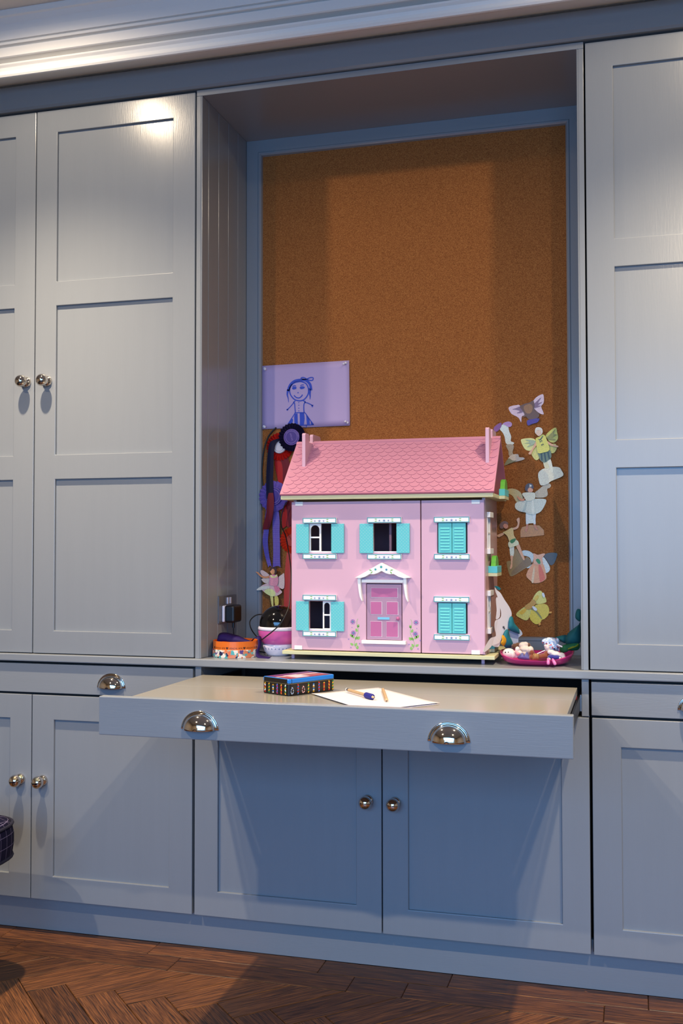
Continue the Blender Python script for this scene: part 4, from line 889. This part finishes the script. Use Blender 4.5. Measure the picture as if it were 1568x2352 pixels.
m.build('printed_chevrons', mat('lamp_print', (60, 90, 150)), t)
cp = [at(610, 1411, .205), at(588, 1413, .19), at(574, 1427, .175), at(577, 1445, .165), at(590, 1463, .135), at(600, 1469, .072), at(612, 1461, .062), at(627, 1449, .060), at(642, 1435, .062), at(655, 1414, .068), at(664, 1390, .085), at(667, 1350, .12), at(668, 1310, .16), at(663, 1270, .22), at(656, 1232, .29), at(645, 1203, .315), at(650, 1170, .318), at(658, 1152, .318)]
MB().tube(smooth_path(cp, 6), 0.0017, 8).build('power_cord', blk, t, smooth=True)

# ------------------------------------------------------------------ things on the worktop, right
def puff(name, mt, parent, Z, pts, Yf, bulge=0.012, sm=4, loc=None):
    L = smooth_loop(pts, sm); P = [at(*Z(*p), Yf(*Z(*p)) if callable(Yf) else Yf) for p in L]; n = len(P)
    c = sum(P, Vector())/n; I = [c+(p-c)*0.55+Vector((0, -bulge*0.8, 0)) for p in P]; B = [p+Vector((0, 0.003, 0)) for p in P]
    return MB().add(P+I+[c+Vector((0, -bulge, 0))]+B, [(i, (i+1)%n, n+(i+1)%n, n+i) for i in range(n)]+[(n+i, n+(i+1)%n, 2*n) for i in range(n)]+[(i, 2*n+1+i, 2*n+1+(i+1)%n, (i+1)%n) for i in range(n)]+[tuple(2*n+1+i for i in range(n-1, -1, -1))]).build(name, mt, parent, smooth=True)
YP = lambda px, py: 0.046+max(0, px-1111)*0.00238 if px < 1140 else 0.115+(px-1140)*0.0014
t = thing('paper_bird', 'white cut-paper bird with teal and yellow pieces leaning by the dollhouse', 'paper bird', (0.285, 0.14, WZ))
white_pap = mat('white_paper', (222, 218, 222), rough=0.6)
def sheetp(name, mt, pts, dy=0.0, sm=3):
    L = smooth_loop(pts, sm) if sm else pts
    P = []
    for p in L:
        q = ZP(*p); P.append(at(q[0], q[1], YP(*q)+dy))
    return MB().slab(P, (0, 0.0012, 0)).build(name, mt, t)
sheetp('body', white_pap, [(470,250),(530,330),(640,420),(760,620),(900,830),(970,1000),(965,1120),(900,1190),(890,1350),(880,1500),(780,1540),(700,1700),(650,1850),(600,2010),(500,2040),(390,1990),(350,1900),(340,1780),(400,1750),(490,1720),(500,1640),(460,1450),(480,1260),(600,1190),(650,1120),(650,960),(590,750),(560,560),(490,380)])
sheetp('leg', white_pap, [(120,2150),(250,1900),(350,1770),(400,1850),(380,2000),(200,2170)], -0.004)
sheetp('wing_strip', white_pap, [(500,600),(560,560),(600,760),(625,900),(615,1140),(500,1200),(525,950)], -0.002)
sheetp('crest', mat('teal_felt', (20, 110, 124), rough=0.8), [(450,215),(560,220),(650,290),(590,335),(520,280)], 0.004)
sheetp('tail', mat('pale_blue_paper', (176, 196, 216), rough=0.6), [(890,1560),(1000,1560),(1190,1490),(1300,1650),(1180,1760),(1170,1900),(1050,1960),(980,1890)], 0.003)
sheetp('pen_mark', mat('pencil_grey', (90, 88, 92)), [(705,1420),(750,1410),(760,1450),(780,1490),(750,1520),(740,1470),(715,1480)], -0.0015, 0)
YQ = lambda px, py: YP(px, py)-0.008
puff('teal_piece', mat('teal_felt', (20, 110, 124)), t, ZP, [(890,1280),(900,1180),(950,1120),(1010,1160),(1060,1330),(1180,1480),(1215,1620),(1170,1640),(900,1510)], YQ, 0.01)
puff('teal_piece', mat('teal_felt', (20, 110, 124)), t, ZP, [(770,1560),(820,1510),(880,1540),(900,1680),(1010,1930),(960,2050),(830,2080),(740,1990),(820,1850),(780,1720),(720,1690)], YQ, 0.01)
puff('yellow_piece', mat('yellow_felt', (216, 156, 26), rough=0.8), t, ZP, [(680,1700),(730,1690),(810,1760),(830,1880),(760,1990),(730,2010),(650,1930),(680,1830)], lambda a, b: YP(a, b)-0.014, 0.008)
t = thing('teal_cloth', 'crumpled teal and green cloth in the right corner behind the tray', 'cloth', (0.47, 0.23, WZ))
tealc = mat('teal_cloth', (14, 96, 100), rough=0.8); gcl = mat('green_cloth', (24, 110, 70), rough=0.8)
puff('cloth_fold', tealc, t, ZC, [(905,280),(880,330),(660,500),(600,580),(560,680),(600,800),(760,820),(890,760),(915,640)], 0.225, 0.02)
puff('cloth_fold', tealc, t, ZC, [(825,0),(790,180),(880,270),(915,230),(915,20)], 0.255, 0.008)
puff('cloth_fold', tealc, t, ZC, [(330,640),(450,590),(600,580),(620,700),(560,760),(440,700)], 0.235, 0.012)
puff('cloth_fold', gcl, t, ZC, [(450,850),(560,790),(760,760),(870,760),(900,830),(840,915),(690,925),(560,985),(460,960)], 0.205, 0.014)
puff('cloth_streak', mat('olive_cloth', (120, 140, 30), rough=0.8), t, ZC, [(620,880),(720,830),(800,820),(860,770),(850,830),(760,870),(640,905)], 0.190, 0.004)
# tray
TC = (0.3815, 0.1270); TX, TYr = 0.0935, 0.0960
def ring_pts(sx, sy, z, n=48, dip=0.0):
    out = []
    for i in range(n):
        a = 2*math.pi*i/n; c, s_ = math.cos(a), math.sin(a); e = 0.72
        x = abs(c)**e*(1 if c > 0 else -1); y = abs(s_)**e*(1 if s_ > 0 else -1)
        out.append(Vector((TC[0]+sx*x, TC[1]+sy*y, z+dip*(abs(c)**2*0.8-(0.5 if s_ < 0 else -0.2)*abs(s_)**3))))
    return out
t = thing('pink_tray', 'glossy hot-pink plastic tray holding small soft toys', 'tray', (TC[0], TC[1], WZ))
R_ = [ring_pts(TX*0.62, TYr*0.62, WZ), ring_pts(TX*0.74, TYr*0.74, WZ+0.001), ring_pts(TX*0.90, TYr*0.90, WZ+0.008), ring_pts(TX*0.985, TYr*0.985, WZ+0.018, dip=0.008), ring_pts(TX, TYr, WZ+0.021, dip=0.012),
      ring_pts(TX*0.975, TYr*0.975, WZ+0.0205, dip=0.012), ring_pts(TX*0.95, TYr*0.95, WZ+0.017, dip=0.008), ring_pts(TX*0.86, TYr*0.86, WZ+0.0095), ring_pts(TX*0.70, TYr*0.70, WZ+0.003), ring_pts(TX*0.5, TYr*0.5, WZ+0.0025)]
n = 48; m = MB()
m.add([p for r in R_ for p in r], [(k*n+i, k*n+(i+1)%n, (k+1)*n+(i+1)%n, (k+1)*n+i) for k in range(len(R_)-1) for i in range(n)]+[tuple(range(n-1, -1, -1)), tuple((len(R_)-1)*n+i for i in range(n))])
m.build('tray_shell', mat('hot_pink_plastic', (222, 52, 140), rough=0.12, coat=0.4, trans=0.25), t, smooth=True)
for (x, y), (x2, y2), r in (((1010, 565), (1008, 680), .0042), ((1085, 575), (1140, 685), .0042)):
    a, b = at(*ZT(x, y), 0.040), at(*ZT(x2, y2), 0.0285)
    MB().tube([a, a*0.8+b*0.2, a*0.4+b*0.6, b*0.9+a*0.1, b], [0.002, r*0.8, r, r*0.9, 0.001], 12).build('petal_ornament', mat('pale_pink_plastic', (226, 120, 180), rough=0.25), t, smooth=True)
# soft toys in the tray
def toy(name, label, px, py, Y): 
    p = at(*ZT(px, py), Y); return thing(name, label, 'soft toy', (p.x, p.y, WZ+0.004), 'soft toys in the pink tray')
def E(x, y, Y, rx, rz, ry=None): 
    p = at(*ZT(x, y), Y); k = 0.00124/7.84; return (tuple(p), (rx*k, (ry if ry else (rx+rz)/2)*k, rz*k))
def fur(name, rgb): return mat(name, rgb, rough=0.9, sheen=0.4, bump=0.5, bscale=700)
def blob(parent, name, mt, els, vox=0.0014):
    m = MB()
    for e in els: m.ell(*e)
    return m.build(name, mt, parent, remesh=vox)
Wf = fur('white_plush', (226, 214, 208)); Cf = fur('cream_plush', (224, 206, 190)); Bf = fur('brown_plush', (120, 58, 32))
t = toy('toy_rabbit', 'white plush rabbit lying at the left end of the tray', 300, 540, 0.090)
blob(t, 'body', Wf, [E(300, 480, .088, 105, 88), E(250, 520, .085, 60, 50), E(400, 500, .092, 80, 60), E(370, 500, .078, 35, 60), E(455, 400, .098, 40, 45), E(480, 470, .10, 60, 50)])
MB().ell(*E(238, 458, .0755, 10, 14)).build('eye', mat('bead_black', (14, 12, 14), rough=0.2), t, smooth=True)
MB().ell(*E(290, 455, .0745, 8, 10)).build('eye', mat('bead_black', (14, 12, 14), rough=0.2), t, smooth=True)
puff('pink_bib', mat('pink_cotton', (230, 160, 166), rough=0.8), t, ZT, [(410,420),(450,440),(500,480),(470,515),(430,500)], 0.0795, 0.004)
t = toy('toy_doll', 'cream soft doll with brown hair slumped behind the white rabbit', 580, 420, 0.125)
blob(t, 'body', Cf, [E(560, 335, .125, 75, 60), E(600, 310, .122, 45, 40), E(590, 400, .120, 95, 55), E(690, 410, .115, 50, 60), E(640, 420, .118, 60, 50), E(580, 470, .12, 90, 50), E(600, 530, .12, 70, 50)])
blob(t, 'hair', fur('brown_wool', (96, 60, 36)), [E(410, 350, .135, 60, 50), E(460, 330, .138, 50, 45), E(645, 335, .138, 45, 50), E(520, 320, .142, 70, 40)])
puff('checked_dress', dotted('navy_check', (40, 44, 130), (226, 226, 240), 520), t, ZT, [(460,565),(500,500),(545,465),(580,520),(620,445),(665,520),(685,585),(580,592)], 0.088, 0.010)
t = toy('toy_bear', 'brown soft doll with a striped yellow skirt in mid-tray', 850, 560, 0.085)
blob(t, 'body', Bf, [E(715, 470, .092, 45, 50), E(705, 550, .086, 40, 40), E(830, 535, .090, 100, 45), E(930, 525, .092, 85, 48), E(990, 495, .095, 60, 60)])
def stripes(name, a, b, sc):
    m = mat(name, a, rough=0.8); N, L, bb = nodes_of(m)
    tc = N.new('ShaderNodeTexCoord'); w = N.new('ShaderNodeTexWave'); w.inputs['Scale'].default_value = sc; w.inputs['Distortion'].default_value = 2; L.new(tc.outputs['Object'], w.inputs['Vector'])
    r = N.new('ShaderNodeValToRGB'); r.color_ramp.interpolation = 'CONSTANT'; r.color_ramp.elements[0].color = s2l(a)+(1,); r.color_ramp.elements[1].position = 0.5; r.color_ramp.elements[1].color = s2l(b)+(1,)
    L.new(w.outputs[0], r.inputs[0]); L.new(r.outputs[0], bb.inputs['Base Color']); return m
puff('striped_skirt', stripes('striped_cloth', (196, 150, 90), (70, 40, 24), 130), t, ZT, [(735,490),(790,480),(840,500),(845,580),(780,590),(725,585)], 0.0800, 0.006)
t = toy('toy_doll', 'soft doll in a pale blue flowered bonnet at the right of the tray', 1060, 430, 0.12)
def bonnet():
    m = mat('bonnet_print', (160, 186, 220), rough=0.8); N, L, b = nodes_of(m)
    tc = N.new('ShaderNodeTexCoord'); v = N.new('ShaderNodeTexVoronoi'); v.inputs['Scale'].default_value = 260; L.new(tc.outputs['Object'], v.inputs['Vector'])
    sp = N.new('ShaderNodeSeparateColor'); L.new(v.outputs['Color'], sp.inputs[0]); r = N.new('ShaderNodeValToRGB'); r.color_ramp.interpolation = 'CONSTANT'; e = r.color_ramp.elements
    e[0].color = s2l((158, 186, 222))+(1,); e[1].position = 0.62; e[1].color = s2l((226, 230, 238))+(1,)
    for p, c in ((0.84, (50, 56, 80)), (0.93, (196, 60, 60))): q = e.new(p); q.color = s2l(c)+(1,)
    L.new(sp.outputs[0], r.inputs[0]); L.new(r.outputs[0], b.inputs['Base Color']); return m
blob(t, 'bonnet', bonnet(), [E(1040, 270, .120, 130, 75), E(1080, 350, .118, 125, 85), E(950, 260, .115, 55, 45), E(1160, 250, .125, 45, 50), E(1170, 390, .12, 45, 55), E(1060, 430, .12, 90, 50)], 0.0016)
blob(t, 'face', Wf, [E(985, 365, .098, 42, 45), E(960, 340, .094, 26, 26), E(1000, 410, .100, 36, 36), E(1030, 520, .118, 70, 70)])
t = toy('toy_doll', 'white soft doll in a navy dress lying at the tray front right', 1150, 560, 0.08)
blob(t, 'body', Wf, [E(1060, 455, .088, 62, 42), E(1140, 490, .088, 85, 48), E(1240, 520, .088, 65, 55), E(1280, 555, .084, 40, 40), E(1215, 560, .072, 22, 24), E(1020, 580, .070, 34, 26)])
blob(t, 'navy_dress', fur('navy_wool', (36, 40, 130)), [E(1070, 545, .076, 70, 42), E(1150, 550, .076, 80, 38)])
tag(MB().tube([at(*ZT(1170, 318), .104), at(*ZT(1262, 360), .100)], 0.0017, 8).build('lolly_stick', pinw), 'short white stick poking out beside the flowered bonnet', 'stick')
tag(MB().tube([at(*ZT(805, 485), .092), at(*ZT(955, 420), .094)], 0.0012, 8).build('lolly_stick', pinw), 'thin white stick lying behind the striped skirt doll', 'stick')

# ------------------------------------------------------------------ things on the desk leaf
DZ = 0.7602
C0 = Vector((-0.1386, -0.3349, 0)); e1 = Vector((-0.0802, 0.0442, 0)).normalized(); e2 = Vector((0.0745, 0.1238, 0)).normalized(); l1, l2 = 0.0916, 0.1445
t = thing('tin_box', 'black oblong tin printed with bright woven bracelets', 'tin box', tuple(C0+e1*l1/2+e2*l2/2+Vector((0, 0, DZ))))
def rrect(ins, rad=0.008, n=5):
    pts = []
    for (a, b), q in (((l1-ins-rad, l2-ins-rad), 0), ((ins+rad, l2-ins-rad), 1), ((ins+rad, ins+rad), 2), ((l1-ins-rad, ins+rad), 3)):
        for i in range(n+1):
            an = (q+i/n)*math.pi/2; p = C0+e1*(a+rad*math.cos(an))+e2*(b+rad*math.sin(an)); pts.append((p.x, p.y))
    return pts
tin_blk = mat('tin_black', (14, 12, 14), rough=0.3); tin_blue = mat('tin_blue', (24, 120, 206), rough=0.3)
MB().prism_z(rrect(0.0), DZ+0.0008, DZ+0.0270).build('tin_body', tin_blk, t, bevel=0.0006, segs=1)
MB().prism_z(rrect(-0.0006), DZ+0.0270, DZ+0.0282).build('lid_rim', mat('tin_silver', (150, 140, 110), rough=0.3, metal=0.8), t)
lid = MB().prism_z(rrect(-0.0003), DZ+0.0282, DZ+0.0385).build('lid', tin_blue, t, bevel=0.0025, segs=3)
MB().prism_z([((C0+e1*a+e2*b).x, (C0+e1*a+e2*b).y) for a, b in ((-0.0009, 0.009), (0.006, -0.0009), (l1-0.008, -0.0009), (l1-0.002, 0.003), (0.008, 0.006))], DZ+0.0283, DZ+0.0380).build('lid_black_end', tin_blk, lid)
pal = [mat('br_%d' % i, c, rough=0.5) for i, c in enumerate([(206, 44, 40), (240, 236, 230), (232, 170, 40), (40, 120, 190), (40, 140, 70), (190, 50, 120), (90, 110, 200), (232, 110, 40)])]
pr_ = MB()
def band(face, s_, z0, z1, kind, cols):
    o_, dirn, nrm = (C0, e1, -e2) if face == 1 else (C0, e2, -e1)
    def P(u, z): p = o_+dirn*(s_+u)+nrm*0.0005; return (p.x, p.y, DZ+z)
    if kind == 'chev':
        h = 0.0034; k = 0; z = z0
        while z+h < z1:
            pr_.add([P(-0.0024, z), P(0, z+0.0016), P(0.0024, z), P(0.0024, z+h*0.7), P(0, z+0.0016+h*0.7), P(-0.0024, z+h*0.7)], [(0, 1, 4, 5), (1, 2, 3, 4)], cols[k % len(cols)]); z += h; k += 1
    elif kind == 'loop':
        c = (z0+z1)/2-0.002; n = 14
        for i in range(n):
            a, b = 2*math.pi*i/n, 2*math.pi*(i+1)/n
            f_ = lambda t_, r: P(r*0.0042*math.sin(t_)*(1-0.35*math.cos(t_)), c+r*0.0085*math.cos(t_))
            pr_.add([f_(a, 1), f_(b, 1), f_(b, 0.68), f_(a, 0.68)], [(0, 1, 2, 3)], cols[i % 2])
    else:
        k = 0; z = z0; step = (z1-z0)/6
        for i in range(6):
            o2 = 0.0006*(1 if i % 2 else -1)
            pr_.add([P(-0.0018+o2, z), P(0.0018+o2, z), P(0.0018-o2, z+step), P(-0.0018-o2, z+step)], [(0, 1, 2, 3)], cols[i % len(cols)]); z += step
B_ = pal
for u, k, c in ((0.011, 'str', [B_[2], B_[4], B_[1]]), (0.025, 'str', [B_[7], B_[0], B_[2]]), (0.039, 'str', [B_[5], B_[6]]), (0.053, 'chev', [B_[1], B_[3], B_[2]]), (0.067, 'str', [B_[4], B_[2]]), (0.081, 'str', [B_[0], B_[1], B_[2]])): band(1, u, 0.003, 0.0255, k, c)
for u, k, c in ((0.010, 'loop', [B_[3], B_[1]]), (0.028, 'str', [B_[3], B_[0]]), (0.044, 'loop', [B_[0], B_[1]]), (0.060, 'str', [B_[2], B_[4]]), (0.076, 'chev', [B_[2], B_[1], B_[3]]), (0.093, 'str', [B_[6], B_[0]]), (0.109, 'chev', [B_[7], B_[0], B_[2]]), (0.125, 'str', [B_[0], B_[2]]), (0.137, 'str', [B_[2], B_[4]])): band(2, u, 0.003, 0.0255, k, c)
pr_.build('printed_bracelets', None, t)
lp = MB()
for i, (u, c) in enumerate(((0.0085, 5), (0.0190, 0), (0.0295, 7), (0.0400, 5), (0.0505, 1), (0.0610, 0), (0.0715, 6), (0.0820, 5))):
    q = [C0+e1*(u+0.0100*s_)+e2*b for s_, b in ((-0.5, 0.008), (0.5, 0.008), (0.5, l2-0.008), (-0.5, l2-0.008))]
    lp.add([(p.x, p.y, DZ+0.0387) for p in q], [(0, 1, 2, 3)], mat('lid_stripe_%d' % c, [(150, 40, 60), 0, 0, 0, 0, (120, 30, 70), (90, 60, 130), (190, 90, 70)][c] if c not in (1,) else (216, 190, 190), rough=0.35))
lp.build('printed_stripes', None, lid)
q = [C0+e1*a+e2*b for a, b in ((0.012, 0.035), (0.012, 0.075), (0.060, 0.075), (0.060, 0.035))]
MB().prism_z([(p.x, p.y) for p in q], DZ+0.0388, DZ+0.0391).build('paper_label', mat('label_pink', (214, 190, 200), rough=0.3), lid)
# paper sheets and pencils
pw_ = mat('white_sheet', (222, 216, 220), rough=0.7)
def sheet_obj(B, R__, L__, z, label, lift=0.0):
    m = MB(); v = []; N = 14
    for i in range(N+1):
        for j in range(N+1):
            a, b = i/N, j/N; p = Vector(B)+(Vector(R__)-Vector(B))*a+(Vector(L__)-Vector(B))*b
            v.append((p.x, p.y, z+lift*(max(0, a-0.8)*5)**2*0.004+lift*(max(0, b-0.75)*4)**2*0.003))
    m.add(v, [(i*(N+1)+j, (i+1)*(N+1)+j, (i+1)*(N+1)+j+1, i*(N+1)+j+1) for i in range(N) for j in range(N)])
    return tag(m.build('paper_sheet', pw_, smooth=True, solid=0.0003), label, 'paper')
sheet_obj((0.0300, -0.1480), (0.2150, -0.3640), (-0.0900, -0.2900), DZ+0.0006, 'lower white sheet of paper peeking out beneath the top sheet on the desk')
sheet_obj((0.0255, -0.1440), (0.2150, -0.3600), (-0.0975, -0.2930), DZ+0.0012, 'top white sheet of paper on the desk under two pencils', 0.6)
woodp = mat('pencil_wood', (186, 156, 116), rough=0.6, var=0.05, vscale=60); lead = mat('graphite', (40, 38, 40), rough=0.4)
def pencil(label, a, b, ferrule, grip):
    a, b = Vector(a), Vector(b); d = (b-a).normalized(); L = (b-a).length
    t = thing('pencil', label, 'pencil', tuple(a))
    MB().tube([a+d*(0.010 if ferrule else 0), a+d*(L-0.014)], 0.0037, 6).build('shaft', woodp, t)
    MB().tube([a+d*(L-0.014), a+d*(L-0.003)], [0.0036, 0.0011], 10).build('sharpened_end', mat('pencil_cone', (206, 178, 138), rough=0.7), t)
    MB().tube([a+d*(L-0.003), a+d*L], [0.0011, 0.0002], 8).build('lead', lead, t)
    if ferrule: 
        MB().tube([a+d*0.004, a+d*0.011], 0.0039, 12).build('ferrule', zinc, t); MB().tube([a, a+d*0.004], 0.0036, 12).build('eraser', toy_white, t)
    if grip:
        MB().tube([a+d*(L-0.046), a+d*(L-0.044), a+d*(L-0.014), a+d*(L-0.012)], [0.0055, 0.0066, 0.0066, 0.0052], 14).build('grip', mat('blue_foam', (26, 30, 130), rough=0.7), t)
    return t
pencil('natural wood pencil with a blue rubber grip on the white paper', (-0.0257, -0.2456, DZ+0.0082), (0.0694, -0.3569, DZ+0.0082), True, True)
pencil('plain natural wood pencil without grip on the white paper', (0.0508, -0.2021, DZ+0.0052), (0.1004, -0.3755, DZ+0.0052), False, False)

# ------------------------------------------------------------------ checked stool at the left edge
def check():
    m = mat('navy_window_check', (24, 22, 48), rough=0.95, spec=0.15, bump=0.3, bscale=900); N, L, b = nodes_of(m)
    tc = N.new('ShaderNodeTexCoord'); mp = N.new('ShaderNodeMapping'); mp.inputs['Scale'].default_value = (36, 36, 36); L.new(tc.outputs['Object'], mp.inputs[0])
    fr = N.new('ShaderNodeVectorMath'); fr.operation = 'FRACTION'; L.new(mp.outputs[0], fr.inputs[0]); sx = N.new('ShaderNodeSeparateXYZ'); L.new(fr.outputs[0], sx.inputs[0])
    ms = []
    for i in range(3):
        q = N.new('ShaderNodeMath'); q.operation = 'LESS_THAN'; q.inputs[1].default_value = 0.045; L.new(sx.outputs[i], q.inputs[0]); ms.append(q)
    m1 = N.new('ShaderNodeMath'); m1.operation = 'MAXIMUM'; L.new(ms[0].outputs[0], m1.inputs[0]); L.new(ms[1].outputs[0], m1.inputs[1])
    m2 = N.new('ShaderNodeMath'); m2.operation = 'MAXIMUM'; L.new(m1.outputs[0], m2.inputs[0]); L.new(ms[2].outputs[0], m2.inputs[1])
    mx = N.new('ShaderNodeMix'); mx.data_type = 'RGBA'; mx.inputs[6].default_value = s2l((22, 20, 46))+(1,); mx.inputs[7].default_value = s2l((112, 104, 134))+(1,)
    L.new(m2.outputs[0], mx.inputs[0]); L.new(mx.outputs[2], b.inputs['Base Color']); return m
SX, SY, SH = -1.072, -0.44, 0.205
t = thing('stool', 'navy window-check upholstered stool cut off by the left picture edge', 'stool', (SX, SY, FZ))
def sq(s_, z, n=40, e=0.45):
    out = []
    for i in range(n):
        a = 2*math.pi*i/n; c, q = math.cos(a), math.sin(a)
        out.append((SX+s_*abs(c)**e*(1 if c > 0 else -1), SY+s_*abs(q)**e*(1 if q > 0 else -1), z))
    return out
lv = [(0.14, 0.322), (0.195, 0.324), (0.202, 0.330), (0.203, 0.336), (0.206, 0.360), (0.206, 0.385), (0.203, 0.402), (0.199, 0.409), (0.199, 0.412), (0.192, 0.419), (0.17, 0.428), (0.10, 0.434), (0.03, 0.436)]
n = 40; m = MB(); m.add([p for s_, z in lv for p in sq(s_, z)], [(k*n+i, k*n+(i+1)%n, (k+1)*n+(i+1)%n, (k+1)*n+i) for k in range(len(lv)-1) for i in range(n)]+[tuple(range(n-1, -1, -1)), tuple((len(lv)-1)*n+i for i in range(n))])
m.build('seat_cushion', check(), t, smooth=True)
for z in (0.4105, 0.331):
    ps = sq(0.203, z); MB().tube([Vector(p) for p in ps+ps[:1]], 0.004, 8, caps=False).build('piping', mat('navy_piping', (20, 18, 42), rough=0.9), t, smooth=True)
MB().box(SX-0.13, SX+0.13, SY-0.13, SY+0.13, 0.302, 0.322).build('seat_frame', oak, t)
for sx in (-1, 1):
    for sy in (-1, 1):
        MB().tube([(SX+sx*0.10, SY+sy*0.10, 0.302), (SX+sx*0.115, SY+sy*0.115, FZ+0.0005)], [0.016, 0.010], 14).build('leg', oak, t, smooth=True)
